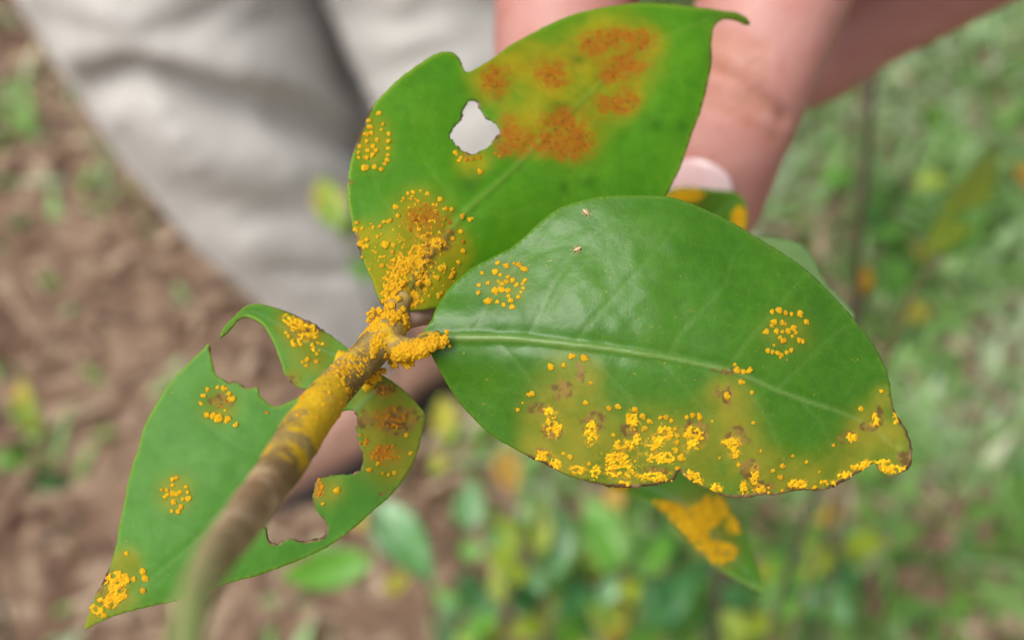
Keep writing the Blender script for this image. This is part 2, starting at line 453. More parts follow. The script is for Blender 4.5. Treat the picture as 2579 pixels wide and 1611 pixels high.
    def dense(s, items, size=(6, 13), orange=False, fill=1.0, extra=()):
        L = list(extra)
        for cx, cy, rx, ry, cnt in items:
            for _ in range(int(cnt * fill)):
                a = random.random() * 6.28; r = math.sqrt(random.random())
                x, y = s.f(cx + math.cos(a) * rx * r, cy + math.sin(a) * ry * r)
                rad = random.uniform(*size) * s.scale
                if not s.on(x, y, rad * .5): continue
                p, n = s.surf(x, y); rr = rad * K * S
                L.append((p - n * rr * .15, n, rr))
        return L

# ================================================================== ground
def ground_material():
    m = Mat('soil'); co = m.coord()
    a = m.noise(5, 5, .6, co); b = m.noise(28, 5, .6, co); c_ = m.noise(90, 4, .6, co)
    c = m.mix(m.ramp(a, .38, .62), (.085, .048, .032), (.215, .140, .094))
    c = m.mix(m.ramp(b, .46, .68), c, (.33, .24, .165))
    c = m.mix(m.ramp(c_, .52, .72, 0, .7), c, (.10, .06, .043))
    n = m.bump(b, .5, .01); n = m.bump(c_, .6, .006, n)
    return m.finish(m.bsdf(c, .95, n, .1))
M_soil = ground_material()
gx = np.concatenate([[-60, -20, -6], np.linspace(-2.4, 2.4, 97), [6, 20, 60]]); gy = np.concatenate([[-60, -20, -4], np.linspace(-1.2, 3.6, 97), [8, 20, 60]])
X, Y = np.meshgrid(gx, gy)
near = np.clip(1.6 - np.maximum(abs(X) - 1.6, abs(Y - 1.2) - 1.6), 0, 1)
def ground_z(x, y):
    return .012 * N1(np.asarray(x) * 3.1, np.asarray(y) * 3.1) + .006 * N2(np.asarray(x) * 9, np.asarray(y) * 9)
Zg = ground_z(X, Y) * near
nx = len(gx)
fc = [(j * nx + i, j * nx + i + 1, (j + 1) * nx + i + 1, (j + 1) * nx + i) for j in range(len(gy) - 1) for i in range(nx - 1)]
ground = mesh_obj('ground', np.stack([X.ravel(), Y.ravel(), Zg.ravel()], 1), fc, M_soil); tag(ground, kind='structure')

def tinted_material(name, cols, rough=.6, trans=None, amt=.25, spec=.3):
    m = Mat(name); t = m.attr('tint'); n = m.n.new('ShaderNodeValToRGB'); m.link(t, n.inputs[0])
    cr = n.color_ramp
    while len(cr.elements) < len(cols): cr.elements.new(.5)
    for i, (e, c) in enumerate(zip(cr.elements, cols)):
        e.position = i / (len(cols) - 1); e.color = (*c, 1)
    c = n.outputs[0]
    sh = m.bsdf(c, rough, None, spec)
    return m.finish(sh, c if trans else None, amt)
M_grass = tinted_material('grass_blades', [(.07, .18, .03), (.18, .36, .06), (.28, .44, .17), (.42, .54, .32), (.60, .56, .37)], .4, True, .35, .5)
M_litter = tinted_material('dead_leaf_litter', [(.10, .058, .038), (.21, .135, .09), (.33, .235, .16), (.47, .37, .26)], .85, True, .1)

def strips(n, root, length, width, lean, az, bend, segs=4, flat=0.0):
    """n bent blades as one mesh"""
    t = np.linspace(0, 1, segs + 1)
    dirx, diry = np.cos(az), np.sin(az)
    vs = np.zeros((n, segs + 1, 2, 3)); px = np.zeros((n, 3)); px[:] = root; ang = lean.copy()
    sx, sy = -diry, dirx
    for k in range(segs + 1):
        w = width * (1 - t[k] ** 1.8) * .5 + width * .03
        for side, sg in ((0, -1), (1, 1)):
            vs[:, k, side, 0] = px[:, 0] + sg * sx * w; vs[:, k, side, 1] = px[:, 1] + sg * sy * w; vs[:, k, side, 2] = px[:, 2]
        st = length / segs
        px[:, 0] += dirx * np.sin(ang) * st; px[:, 1] += diry * np.sin(ang) * st; px[:, 2] += np.cos(ang) * st
        px[:, 2] = np.maximum(px[:, 2], .004); ang = ang + bend / segs
    idx = np.arange(n * (segs + 1) * 2).reshape(n, segs + 1, 2)
    f = np.stack([idx[:, :-1, 0], idx[:, :-1, 1], idx[:, 1:, 1], idx[:, 1:, 0]], -1).reshape(-1, 4)
    return vs.reshape(-1, 3), f

def scatter(n, dens, xr=(-1.7, 1.7), yr=(.15, 3.2)):
    out = []
    while sum(map(len, out)) < n:
        x = rng.uniform(*xr, n * 2); y = rng.uniform(*yr, n * 2)
        k = rng.random(n * 2) < dens(x, y); out.append(np.stack([x[k], y[k]], 1))
    return np.concatenate(out)[:n]
def sstep(x, a, b):
    t = np.clip((x - a) / (b - a), 0, 1); return t * t * (3 - 2 * t)
def grass_density(x, y):
    c = N3(x * 5.5 + 3, y * 5.5) * .6 + N2(x * 13, y * 13) * .4
    right = sstep(x + .12 * N1(y * 4, x * 4), .02, .24)
    return np.clip(right * (.75 + 1.1 * c), .02, 1) + (1 - right) * np.clip((c - .25) * .8, 0, .3)
ng = 29000
xy = scatter(ng, grass_density)
root = np.stack([xy[:, 0], xy[:, 1], ground_z(xy[:, 0], xy[:, 1]) - .004], 1)
tall = .7 + .5 * N1(xy[:, 0] * 4, xy[:, 1] * 4)
v, f = strips(ng, root, rng.uniform(.04, .12, ng) * tall, rng.uniform(.005, .022, ng), rng.uniform(.35, 1.25, ng), rng.uniform(0, 6.28, ng), rng.uniform(.3, 1.5, ng))
tint = np.clip(.40 + .42 * N2(xy[:, 0] * 7, xy[:, 1] * 7) + rng.normal(0, .16, ng), 0, 1)
g = mesh_obj('grass', v, f, M_grass, None, {'tint': np.repeat(tint, 10)})
tag(g, 'short green grass growing over the soil behind the twig', 'grass', kind='stuff')
nl = 13000
xy = scatter(nl, lambda x, y: .35 + .65 * np.clip(.5 + N1(x * 4, y * 4), 0, 1))
root = np.stack([xy[:, 0], xy[:, 1], ground_z(xy[:, 0], xy[:, 1]) + rng.uniform(.002, .02, nl)], 1)
v, f = strips(nl, root, rng.uniform(.010, .050, nl), rng.uniform(.003, .016, nl), rng.uniform(1.2, 1.7, nl), rng.uniform(0, 6.28, nl), rng.uniform(-.6, .6, nl), 3)
tint = np.clip(.5 + .3 * N1(xy[:, 0] * 9, xy[:, 1] * 9) + rng.normal(0, .2, nl), 0, 1)
g = mesh_obj('leaf_litter', v, f, M_litter, None, {'tint': np.repeat(tint, 8)})
tag(g, 'dry brown and tan leaf litter strewn over the soil', 'leaf litter', kind='stuff')

# ================================================================== person
def balls(chains, sub=2):
    """unions of round sections: each chain is [(x,y,z,r), ...]"""
    bm = bmesh.new(); bmesh.ops.create_icosphere(bm, subdivisions=sub, radius=1); bm.verts.ensure_lookup_table()
    tv = np.array([v.co[:] for v in bm.verts]); tf = np.array([[v.index for v in f.verts] for f in bm.faces]); bm.free()
    vs, fs, k = [], [], 0
    for ch in chains:
        ch = np.asarray(ch, float)
        for i in range(len(ch) - 1):
            L = np.linalg.norm(ch[i + 1, :3] - ch[i, :3]); n = max(2, int(L / (.22 * min(ch[i, 3], ch[i + 1, 3]))))
            for t in np.linspace(0, 1, n, endpoint=(i == len(ch) - 2)):
                c = ch[i] * (1 - t) + ch[i + 1] * t
                vs.append(tv * c[3] + c[:3]); fs.append(tf + k); k += len(tv)
    return np.concatenate(vs), np.concatenate(fs)
def fused(name, chains, voxel, mat, parent, smooth=8, sub=2):
    v, f = balls(chains, sub)
    tmp = mesh_obj(name + '_tmp', v, f, mat)
    r = tmp.modifiers.new('r', 'REMESH'); r.mode = 'VOXEL'; r.voxel_size = voxel; r.use_smooth_shade = True
    sm = tmp.modifiers.new('s', 'SMOOTH'); sm.factor = .5; sm.iterations = smooth
    dg = bpy.context.evaluated_depsgraph_get()
    me = bpy.data.meshes.new_from_object(tmp.evaluated_get(dg))
    bpy.data.objects.remove(tmp)
    me.polygons.foreach_set('use_smooth', [True] * len(me.polygons))
    me.name = name
    if not me.materials: me.materials.append(mat)
    o = bpy.data.objects.new(name, me); C.objects.link(o)
    adopt(o, parent)
    return o
def verts_of(o):
    a = np.zeros(len(o.data.vertices) * 3); o.data.vertices.foreach_get('co', a); return a.reshape(-1, 3)
def normals_of(o):
    a = np.zeros(len(o.data.vertices) * 3); o.data.vertices.foreach_get('normal', a); return a.reshape(-1, 3)

def cloth_material(name, col, col2):
    m = Mat(name)
    c = m.mix(m.ramp(m.noise(14, 3), .35, .65), col, col2)
    n = m.bump(m.noise(22, 3), .35, .012); n = m.bump(m.noise(900, 2), .3, .0006, n)
    return m.finish(m.bsdf(c, .9, n, .15, Sheen_Weight=.15))
M_trouser = cloth_material('pale_grey_cotton', (.43, .415, .39), (.465, .45, .425))
M_shirt = cloth_material('pale_blue_cotton', (.42, .46, .52), (.46, .50, .56))
def skin_material():
    m = Mat('skin')
    c = m.mix(m.ramp(m.noise(60, 4), .35, .7), (.395, .190, .162), (.45, .228, .195))
    c = m.mix(m.ramp(m.noise(130, 4, .6), .42, .68, 0, .65), c, (.40, .155, .125))
    c = m.mix(m.attr('crease'), c, (.36, .16, .085))
    n = m.bump(m.noise(700, 3), .3, .0004)
    return m.finish(m.bsdf(c, .5, n, .35, Subsurface_Weight=.12, Subsurface_Radius=(.004, .0015, .0008)))
M_skin = skin_material()
m = Mat('nail'); M_nail = m.finish(m.bsdf(m.mix(m.ramp(m.noise(150, 2), .3, .7), (.60, .40, .40), (.68, .52, .53)), .28, None, .5))
m = Mat('tan_leather'); c = m.mix(m.ramp(m.noise(60, 4), .35, .7), (.30, .165, .12), (.38, .22, .165)); M_shoe = m.finish(m.bsdf(c, .6, m.bump(m.noise(300, 3), .3, .001), .3))
m = Mat('black_rubber'); M_sole = m.finish(m.bsdf(m.mix(m.noise(80), (.012, .012, .014), (.03, .028, .028)), .7))
m = Mat('dark_hair'); M_hair = m.finish(m.bsdf(m.mix(m.noise(200, 4), (.012, .009, .007), (.04, .028, .02)), .55))
m = Mat('eye_white'); M_eye = m.finish(m.bsdf(m.mix(m.ramp(m.noise(30), .3, .7), (.7, .68, .66), (.75, .73, .7)), .2))

def ch(*pts):                                     # chain from overview pixels, distance and radius
    return [(*Pv(x, y, d), r) for x, y, d, r in pts]
person = thing('person', (-.14, .85, 0), 'person in pale grey trousers and tan shoes, one hand holding the rusted twig from above', 'person')
# --- trousers: legs as bent tubes, then folds pressed into the cloth
sc_ = K * V
legA = ch((850, 850, 1.10, .046), (838, 760, 1.08, .056), (775, 600, 1.03, .080), (640, 400, .97, .099), (525, 200, .92, .109), (425, 0, .87, .115), (350, -150, .84, .116))
legA += [(-.22, .86, .74, .112), (-.15, .88, .88, .115)]
legB = ch((1340, 800, 1.13, .047), (1325, 700, 1.11, .06), (1245, 520, 1.06, .082), (1120, 300, 1.0, .100), (1010, 80, .96, .107), (960, -60, .94, .109))
legB += [(-.02, .90, .74, .108), (-.03, .90, .88, .115)]
hips = [(-.17, .89, .86, .10), (-.09, .90, .90, .125), (-.01, .91, .86, .10)]
waist = [(-.14, .89, .95, .105), (-.04, .90, .95, .105)]
trousers = fused('trousers', [legA, legB, hips, waist], .0055, M_trouser, person, 10)
vv = verts_of(trousers); nn = normals_of(trousers)
px, py, dd = project(vv); px /= V; py /= V
q = np.stack([px, py], 1)
near_leg = (dd < .0 + np.interp(py, [-200, 0, 200, 400, 600, 850], [.93, .94, .97, 1.02, 1.09, 1.2])) & (px < np.interp(py, [0, 250, 600, 850], [760, 880, 960, 1000]))
facing = np.clip(-(nn @ FWD) * 2, 0, 1)
def fold(line, amp, sig, mask):
    d, t = seg_dist(q, np.array(line, float)); return mask * amp * np.exp(-(d / sig) ** 2) * np.sin(np.clip(t, .04, .96) * math.pi) ** .35
m1 = near_leg * 1.0; m2 = 1.0 - m1
disp = fold([(225, 205), (300, 178), (420, 205), (560, 255), (700, 285), (830, 330)], -.026, 42, m1)
disp += fold([(190, 110), (330, 95), (480, 135), (640, 185), (780, 230)], .011, 52, m1)
disp += fold([(110, 70), (260, 95), (420, 75), (560, 10), (640, -60)], -.005, 34, m1)
disp += fold([(150, 20), (300, 40), (430, 0)], .004, 34, m1)
disp += fold([(300, 290), (470, 360), (640, 400), (800, 420)], .010, 60, m1)
disp += fold([(540, 90), (640, 40), (700, -40)], -.006, 40, m1)
gap = fold([(700, -120), (745, 0), (790, 110), (850, 250), (920, 420), (960, 560)], .10, 60, m1)
disp += fold([(430, 470), (600, 520), (760, 530)], -.006, 40, m1)
disp += fold([(650, 640), (760, 660), (880, 650)], -.006, 22, m1)
disp += fold([(800, 20), (920, 60), (1060, 30)], -.004, 38, m2) + fold([(900, 190), (1010, 130), (1120, 90)], -.005, 36, m2)
disp += fold([(860, 110), (980, 110), (1090, 70)], .003, 34, m2) + fold([(960, 300), (1100, 250), (1200, 200)], -.005, 36, m2)
disp += .003 * N1(*(vv * 14).T) + .0015 * N2(*(vv * 37).T)
vv = vv + nn * (disp * (.25 + .75 * facing))[:, None] + FWD * gap[:, None]
trousers.data.vertices.foreach_set('co', vv.ravel()); trousers.data.update()
# --- shoes
def shoe(px_, py_, ang, side):
    d = CAM_H / (math.sin(PITCH) + (py_ * V - H / 2) * K * math.cos(PITCH) / 1.0)
    c = Pv(px_, py_, d); c[2] = 0
    dx, dy = math.cos(ang), math.sin(ang)
    loc = lambda a, b, z: (c[0] + dx * a - dy * b, c[1] + dy * a + dx * b, z)
    up = [[(*loc(-.085, 0, .058), .034), (*loc(-.03, 0, .062), .036), (*loc(.05, .004 * side, .046), .036), (*loc(.12, .006 * side, .036), .030), (*loc(.15, .004 * side, .032), .024)],
          [(*loc(-.075, 0, .06), .032), (*loc(-.065, 0, .115), .037)],
          [(*loc(.05, .02, .035), .026), (*loc(.13, .014, .03), .022)], [(*loc(.05, -.02, .035), .026), (*loc(.13, -.014, .03), .022)]]
    o = fused('shoe', up, .005, M_shoe, person, 6)
    vs = verts_of(o); vs[:, 2] = np.maximum(vs[:, 2], .018); o.data.vertices.foreach_set('co', vs.ravel()); o.data.update()
    n = 28; th = np.linspace(0, 2 * math.pi, n, endpoint=False)
    pr = []
    for z, g in ((.0, .97), (.004, 1.0), (.017, 1.0), (.021, .96)):
        for t in th:
            a = math.cos(t); w = .046 + .010 * a - .014 * max(0, -a) ** 2
            pr.append(loc(.025 + .145 * a * g, w * math.sin(t) * g, z))
    f = [(k * n + i, k * n + (i + 1) % n, (k + 1) * n + (i + 1) % n, (k + 1) * n + i) for k in range(3) for i in range(n)] + [tuple(range(n))[::-1], tuple(range(3 * n, 4 * n))]
    s_ = mesh_obj('sole', pr, f, M_sole, o); s_.matrix_parent_inverse = Matrix.Identity(4)
    for k in range(4):
        a = .0 + .022 * k; z = .100 - .012 * k
        l = tube('shoelace', [loc(a, b, z - .016 + .010 * math.cos(b * 55)) for b in np.linspace(-.026, .026, 9)], [.0022] * 9, M_sole, o, 6)
        l.matrix_parent_inverse = Matrix.Identity(4)
    return o
shoe(905, 990, math.radians(222), 1)
shoe(1390, 900, math.radians(285), -1)
# --- body: head, neck, arms and hands in one skin
index = ch((2000, -480, .174, .0150), (1880, -150, .170, .0124), (1765, 170, .172, .0110), (1715, 330, .175, .0100), (1692, 470, .180, .0082))
thumb = ch((1720, -850, .215, .017), (1480, -420, .192, .0140), (1335, 0, .186, .0122), (1320, 200, .186, .0112), (1318, 330, .188, .0085))
middle = ch((2260, -520, .168, .0150), (2560, -270, .212, .0132), (2310, -110, .232, .0130), (2035, 47, .240, .0117), (1925, 110, .243, .0130), (1790, 190, .244, .0105))
ring = ch((2500, -560, .172, .0145), (2700, -430, .222, .0122), (2320, -220, .245, .0115), (2060, -60, .256, .0100))
little = ch((2720, -600, .182, .0125), (2800, -520, .222, .0098), (2560, -380, .250, .0088), (2380, -280, .262, .0080))
wr = Pv(2200, -1300, .225)
W4 = lambda r, dx=0: (wr[0] + dx, wr[1], wr[2], r)
palm_and_shade = [[index[0], W4(.025, -.012)], [middle[0], W4(.026)], [ring[0], W4(.025, .008)], [little[0], W4(.019, .014)], [thumb[0], W4(.02, -.012)],
        [index[0], middle[0], ring[0], little[0]], [thumb[1], (*(np.array(index[0][:3]) * .6 + np.array(thumb[0][:3]) * .4), .018)], ch((1620, -360, .192, .016), (1930, -370, .186, .017)), ch((1950, -380, .182, .018), (2300, -420, .180, .018))]  # web chains bulked up out of view to shade the middle finger
arm = [W4(.024), (.20, .44, .93, .036), (.275, .54, 1.01, .042), (.20, .64, 1.12, .046), (.11, .74, 1.21, .055), (.0, .78, 1.25, .06)]
hand2 = [[(-.24, 1.04, .92, .022), (-.20, 1.045, .905, .024), (-.16, 1.05, .895, .02)]] + \
        [[(-.17, 1.05, .92 - .018 * k, .012), (-.125, 1.052, .915 - .02 * k, .010), (-.09, 1.045, .91 - .022 * k, .009)] for k in range(4)] + [[(-.22, 1.04, .935, .014), (-.18, 1.035, .955, .011), (-.15, 1.03, .96, .009)]]
arm2 = [(-.24, 1.04, .92, .024), (-.33, 1.00, .96, .034), (-.42, .95, 1.02, .042), (-.35, .87, 1.12, .048), (-.28, .80, 1.21, .056), (-.16, .80, 1.26, .06)]
neck = [(-.09, .80, 1.22, .09), (-.085, .77, 1.33, .055), (-.085, .74, 1.41, .052)]
head = [[(-.085, .745, 1.50, .092), (-.085, .725, 1.53, .094)], [(-.085, .71, 1.49, .075), (-.085, .69, 1.43, .052), (-.085, .668, 1.40, .034)],
        [(-.085, .632, 1.50, .012), (-.085, .613, 1.468, .015)], [(-.103, .63, 1.463, .010), (-.067, .63, 1.463, .010)],
        [(-.108, .642, 1.428, .009), (-.062, .642, 1.428, .009)], [(-.182, .735, 1.49, .014), (-.18, .735, 1.46, .011)], [(.012, .735, 1.49, .014), (.010, .735, 1.46, .011)]]
body = fused('body', [index, thumb, middle, ring, little, arm, arm2, neck] + palm_and_shade + hand2 + head, .0014, M_skin, person, 7, 3)
vv = verts_of(body); nn = normals_of(body); px, py, dd = project(vv); q = np.stack([px / V, py / V], 1)
onhand = (dd < .22) & (q[:, 1] > -400); disp = np.zeros(len(vv)); cr = np.zeros(len(vv))
Z5 = lambda L: np.array([((1600 + x * .4629) / V, y * .4629 / V) for x, y in L])
for L, a, sg in (([(390, 235), (560, 285), (700, 355)], .0007, 11), ([(380, 375), (560, 445), (700, 545), (810, 650)], .0013, 13), ([(360, 480), (520, 520), (680, 610)], .0008, 11), ([(380, 310), (560, 360), (720, 450)], .0006, 9), ([(350, 560), (500, 600), (660, 690), (760, 760)], .0005, 10), ([(420, 180), (560, 215), (720, 270)], .0004, 10)):
    d, t = seg_dist(q[onhand], Z5(L)); e = np.exp(-(d / sg) ** 2)
    disp[onhand] -= a * e; cr[onhand] = np.maximum(cr[onhand], .6 * e)
vv += nn * disp[:, None]; body.data.vertices.foreach_set('co', vv.ravel())
a = body.data.attributes.new('crease', 'FLOAT', 'POINT'); a.data.foreach_set('value', cr.astype(np.float32)); body.data.update()
# fingernail of the finger that points down
from mathutils.bvhtree import BVHTree
tree = BVHTree.FromPolygons([Vector(p) for p in vv], [tuple(p.vertices) for p in body.data.polygons])
def skin_depth(x, y):
    dr = Pv(x, y, np.array(1.0)) - CAM; h = tree.ray_cast(Vector(CAM), Vector(dr).normalized())
    return None if h[0] is None else float((np.array(h[0]) - CAM) @ FWD)
ng_ = 15; vs, fs = [], []
for j in range(ng_):
    for i in range(ng_):
        a, b = i / (ng_ - 1) * 2 - 1, j / (ng_ - 1) * 2 - 1
        a2, b2 = a * math.sqrt(1 - b * b * .42), b * math.sqrt(1 - a * a * .42)
        x, y = 1655 + a2 * 78 - b2 * 10, 468 + b2 * 90 + a2 * 22
        c0 = min(skin_depth(x, y) or .18, .185)
        vs.append(Pv(x, y, np.array(c0 - .0003 - .0004 * (1 - a * a) + .0008 * max(0, -b2 - .4))))
fs = [(j * ng_ + i, j * ng_ + i + 1, (j + 1) * ng_ + i + 1, (j + 1) * ng_ + i) for j in range(ng_ - 1) for i in range(ng_ - 1)]
nail = mesh_obj('fingernail', vs, fs, M_nail, body); nail.matrix_parent_inverse = Matrix.Identity(4)
sm = nail.modifiers.new('t', 'SOLIDIFY'); sm.thickness = .0006
for sx in (-.118, -.052):
    v, f = balls([[(sx, .652, 1.505, .0125), (sx, .6521, 1.505, .0125)]], 2)
    e = mesh_obj('eye', v[:162], f[:320], M_eye, body); e.matrix_parent_inverse = Matrix.Identity(4)
hair = fused('hair', [[(-.085, .775, 1.53, .098), (-.085, .74, 1.56, .092)], [(-.085, .80, 1.49, .085), (-.085, .79, 1.45, .07)]], .006, M_hair, person, 4)
shirt = fused('shirt', [[(-.10, .89, .97, .125), (-.10, .86, 1.10, .135), (-.09, .81, 1.22, .13)], [(-.16, .87, 1.0, .11), (-.20, .82, 1.18, .10), (-.26, .80, 1.22, .072)],
                        [(-.03, .88, 1.0, .11), (.0, .80, 1.18, .10), (.09, .755, 1.225, .070)],
                        [(.09, .755, 1.225, .070), (.11, .74, 1.21, .066), (.20, .64, 1.12, .058), (.24, .59, 1.065, .056)],
                        [(-.26, .80, 1.22, .072), (-.35, .87, 1.12, .060), (-.39, .91, 1.07, .056)], [(-.09, .80, 1.22, .09), (-.087, .78, 1.30, .066)]], .007, M_shirt, person, 8)

# ================================================================== the rusted twig
BASE = P(500 * .5893 + 150, 2000 * .5893 + 720, np.array(S - .068))
twig = thing('rust_infected_twig', BASE, 'leafy green twig crusted with yellow rust pustules, chewed leaves, held up by a hand', 'twig')
mm = .001
# --- leaf 1: the glossy dark leaf
L1_out = [(112, 690), (150, 640), (170, 590), (195, 550), (235, 490), (290, 435), (360, 385), (440, 345), (520, 300), (590, 240), (650, 185), (720, 135), (800, 105), (900, 82), (1000, 75), (1100, 76), (1220, 82), (1320, 112), (1420, 155), (1510, 200), (1600, 255), (1700, 315), (1790, 375), (1870, 440), (1940, 510), (2010, 585), (2080, 670), (2140, 750), (2180, 830), (2205, 900), (2215, 980), (2230, 1040), (2265, 1095), (2290, 1140), (2305, 1200), (2303, 1270), (2285, 1300), (2240, 1325), (2195, 1330), (2160, 1300), (2140, 1272), (2090, 1300), (2020, 1345), (1940, 1385), (1860, 1395), (1780, 1395), (1730, 1410), (1640, 1418), (1540, 1428), (1460, 1418), (1390, 1390), (1330, 1360), (1290, 1335), (1262, 1308), (1252, 1328), (1225, 1355), (1150, 1372), (1050, 1382), (960, 1380), (880, 1362), (800, 1340), (730, 1315), (660, 1275), (590, 1245), (520, 1205), (450, 1165), (390, 1120), (330, 1060), (270, 990), (220, 910), (185, 850), (160, 800), (138, 770), (112, 745)]
L1_mid = [(110, 725), (260, 712), (400, 712), (520, 715), (650, 728), (800, 745), (950, 762), (1100, 785), (1250, 808), (1400, 840), (1500, 862), (1600, 900), (1700, 945), (1850, 1000), (2000, 1050), (2120, 1110), (2230, 1200)]
L1_depth = [(x, y, S + d * mm) for x, y, d in [(120, 720, .2), (300, 715, -.5), (500, 715, -1.3), (900, 755, -2.6), (1200, 800, -2.9), (1600, 900, -2.3), (2230, 1200, 1.3), (850, 420, -1.3), (600, 540, -.9), (1200, 450, -1.95),
    (800, 110, .8), (1100, 80, .4), (520, 300, 1.2), (1500, 200, .9), (1250, 250, -.9), (1800, 380, 1.5), (2150, 780, 2.2), (1500, 500, -1.5), (1700, 600, -1.2), (1900, 800, -.2), (1000, 1380, .3), (500, 1190, 1.2), (1700, 1415, .3), (2000, 1345, .8), (230, 930, 1.4), (230, 500, 1.4), (900, 1050, -1.8), (1500, 1150, -1.6), (1900, 1200, -.8), (2215, 1310, .8)]]
L1_veins = [[(590, 690), (640, 600), (690, 500), (760, 390), (860, 270), (960, 190)], [(800, 735), (860, 650), (960, 540), (1090, 400), (1180, 300), (1260, 190)], [(1215, 790), (1260, 700), (1330, 620), (1420, 530), (1480, 440), (1500, 350), (1560, 290)], [(1480, 850), (1570, 720), (1680, 600), (1770, 500), (1830, 430)], [(1700, 940), (1820, 830), (1930, 720), (2030, 650)], [(330, 700), (390, 600), (470, 480), (560, 380), (700, 310), (830, 300)],
            [(450, 725), (560, 850), (650, 980), (690, 1150)], [(820, 755), (950, 880), (1060, 1010), (1120, 1200)], [(1160, 800), (1300, 950), (1420, 1100), (1480, 1300)], [(1500, 870), (1620, 1020), (1700, 1180), (1760, 1330)], [(1800, 985), (1900, 1100), (1960, 1230)]]
L1_halo = [(480, 470, 150, 140, .7), (1745, 690, 160, 150, .8), (750, 920, 170), (690, 1060, 180), (850, 1130, 190), (1030, 1200, 220), (1200, 1220, 220), (1350, 1250, 210), (1480, 960, 130), (1500, 1100, 160), (1560, 1280, 190), (1700, 1350, 150), (1850, 1360, 140), (2000, 1280, 150), (2100, 1120, 140), (2230, 1150, 150), (2180, 980, 80), (850, 870, 100), (620, 1200, 120), (2230, 1290, 100), (1020, 1360, 160), (780, 1290, 120)]
L1_brown = [(735, 945, 55, 45), (820, 870, 20, 55), (650, 1030, 65, 28), (690, 1130, 50, 38), (880, 1090, 55, 48), (1040, 1130, 45, 38), (1330, 1110, 55, 32), (1465, 960, 50, 34), (1480, 1010, 16, 28), (1530, 1150, 55, 45), (1580, 1300, 45, 45), (650, 1225, 45, 22), (2020, 1160, 45, 32), (2150, 1060, 28, 45), (1360, 1150, 32, 45), (1640, 1380, 50, 32), (1160, 1310, 60, 25), (2270, 1260, 40, 50), (1480, 860, 70, 14), (2110, 1110, 60, 20), (1790, 1385, 50, 18)]
L1_burn = [(650, 1260, 120), (1000, 1385, 300, 80), (1262, 1310, 120), (1600, 1430, 350, 80), (2000, 1360, 250, 90), (2300, 1250, 120, 200), (2240, 1060, 60, 120)]
M_leaf1 = leaf_material('leaf_glossy_green', (.034, .130, .003), (.048, .158, .005), (.190, .190, .008), .35, .14, vein=(.19, .29, .08), bumpy=.24, rim=(.11, .22, .02), spec=.32)
L1_dense = [(1055,1085,26,42,15),(1075,1165,18,25,7),(700,1110,36,45,17),(675,1040,25,18,8),(870,1140,30,55,19),(990,1190,20,18,7),(1040,1190,25,20,8),(985,1260,60,36,30),(970,1310,34,22,11),(1040,1310,25,25,8),(1200,1140,32,35,18),(1150,1190,35,30,13),(1180,1250,60,28,26),(1140,1335,80,18,24),(1330,1150,42,42,20),(1320,1190,30,22,8),(650,1240,35,25,14),(710,1275,25,20,9),(810,1305,40,20,13),(885,1310,22,30,11),(1020,1360,22,10,5),(1320,1330,40,20,13),(1355,1358,25,14,7),(1430,1385,28,16,10),(1500,1185,38,28,15),(1515,1230,18,20,7),(1600,1325,18,45,13),(1550,1385,18,28,8),(1620,1393,40,14,9),(1795,1365,45,18,18),(2010,1325,35,14,10),(2070,1290,40,14,12),(2110,1272,26,10,7),(2215,1300,55,16,16),(2040,1155,25,18,9),(2140,1080,18,25,7),(2232,1070,10,30,6),(1930,1360,40,10,5),(2180,1270,30,12,6)]
leaf1 = Leaf(Z2, L1_out, L1_depth, M_leaf1, twig, L1_mid, (), L1_veins, L1_halo, L1_brown, burn=L1_burn, dust=[(x, y, rx * 1.5 + 8, ry * 1.5 + 8, .9) for x, y, rx, ry, c in L1_dense] + [(480, 465, 110, 100, .22), (1740, 690, 95, 100, .25), (150, 725, 60, 40, .7)], ribw=(11, 4), grid=7.5, label='broad glossy dark green leaf with rust along its lower half')
leaf1.pustules([(450,377,13),(491,390,15),(545,385,14),(574,407,18),(381,423,12),(367,476,11),(365,511,12),(408,467,11),(407,548,20),(450,552,12),(478,565,13),(517,573,14),(543,529,11),(555,508,10),(563,470,11),(574,455,10),(566,490,9),(440,418,15),(462,432,13),(535,475,11),(517,455,13),(490,460,12),(470,470,12),(497,440,10),(440,500,16),(470,498,16),(495,500,14),(500,525,12),(510,545,13),(525,380,10),(455,460,10),
 (1680,595,12),(1710,591,15),(1741,602,13),(1767,607,11),(1804,603,16),(1832,640,16),(1690,640,14),(1680,657,10),(1727,645,16),(1655,685,14),(1700,683,12),(1725,685,12),(1750,682,16),(1775,670,14),(1785,690,12),(1715,710,13),(1730,725,14),(1770,705,10),(1800,722,16),(1818,730,12),(1688,745,8),(1660,770,12),(1682,775,12),(1705,780,13),(1722,790,14),(1745,778,12),(1765,768,13),
 (1513,832,10),(1524,858,15),(1550,862,12),(1577,860,15),(1541,910,16),(1590,956,10),(1478,975,18),
 (690,843,16),(747,834,13),(780,795,16),(838,802,15),(867,914,10),(604,962,18),(585,965,9),(541,1034,10),(563,1003,7),(845,1003,13),(950,1027,13),(990,1020,13),(1065,1033,16),(1100,1062,15),(1130,1085,14),(1110,1115,16),(1035,1060,12),(1180,1070,13),(1205,1068,11),(1228,1083,10),(1297,1068,13),(1325,1058,13),(1355,1068,16),(1412,1085,8),(1596,1092,9),(1245,1120,11),(1255,1150,12),(1290,1145,10),(1252,1183,14),(1250,1217,16),(1272,1248,17),(1255,1295,13),(970,1148,11),(745,1230,11),(775,1245,12),(860,1275,11),(1725,1285,14),(1684,1306,12),(1718,1338,14),(1772,1240,10),(1833,1268,9),(1530,1280,10),(1630,1218,8),(1892,1312,9),(1955,1193,12),(2078,1030,13),(2170,950,13),(1665,1405,9),(1725,1395,9),(1870,1380,11),(1445,1250,8)])
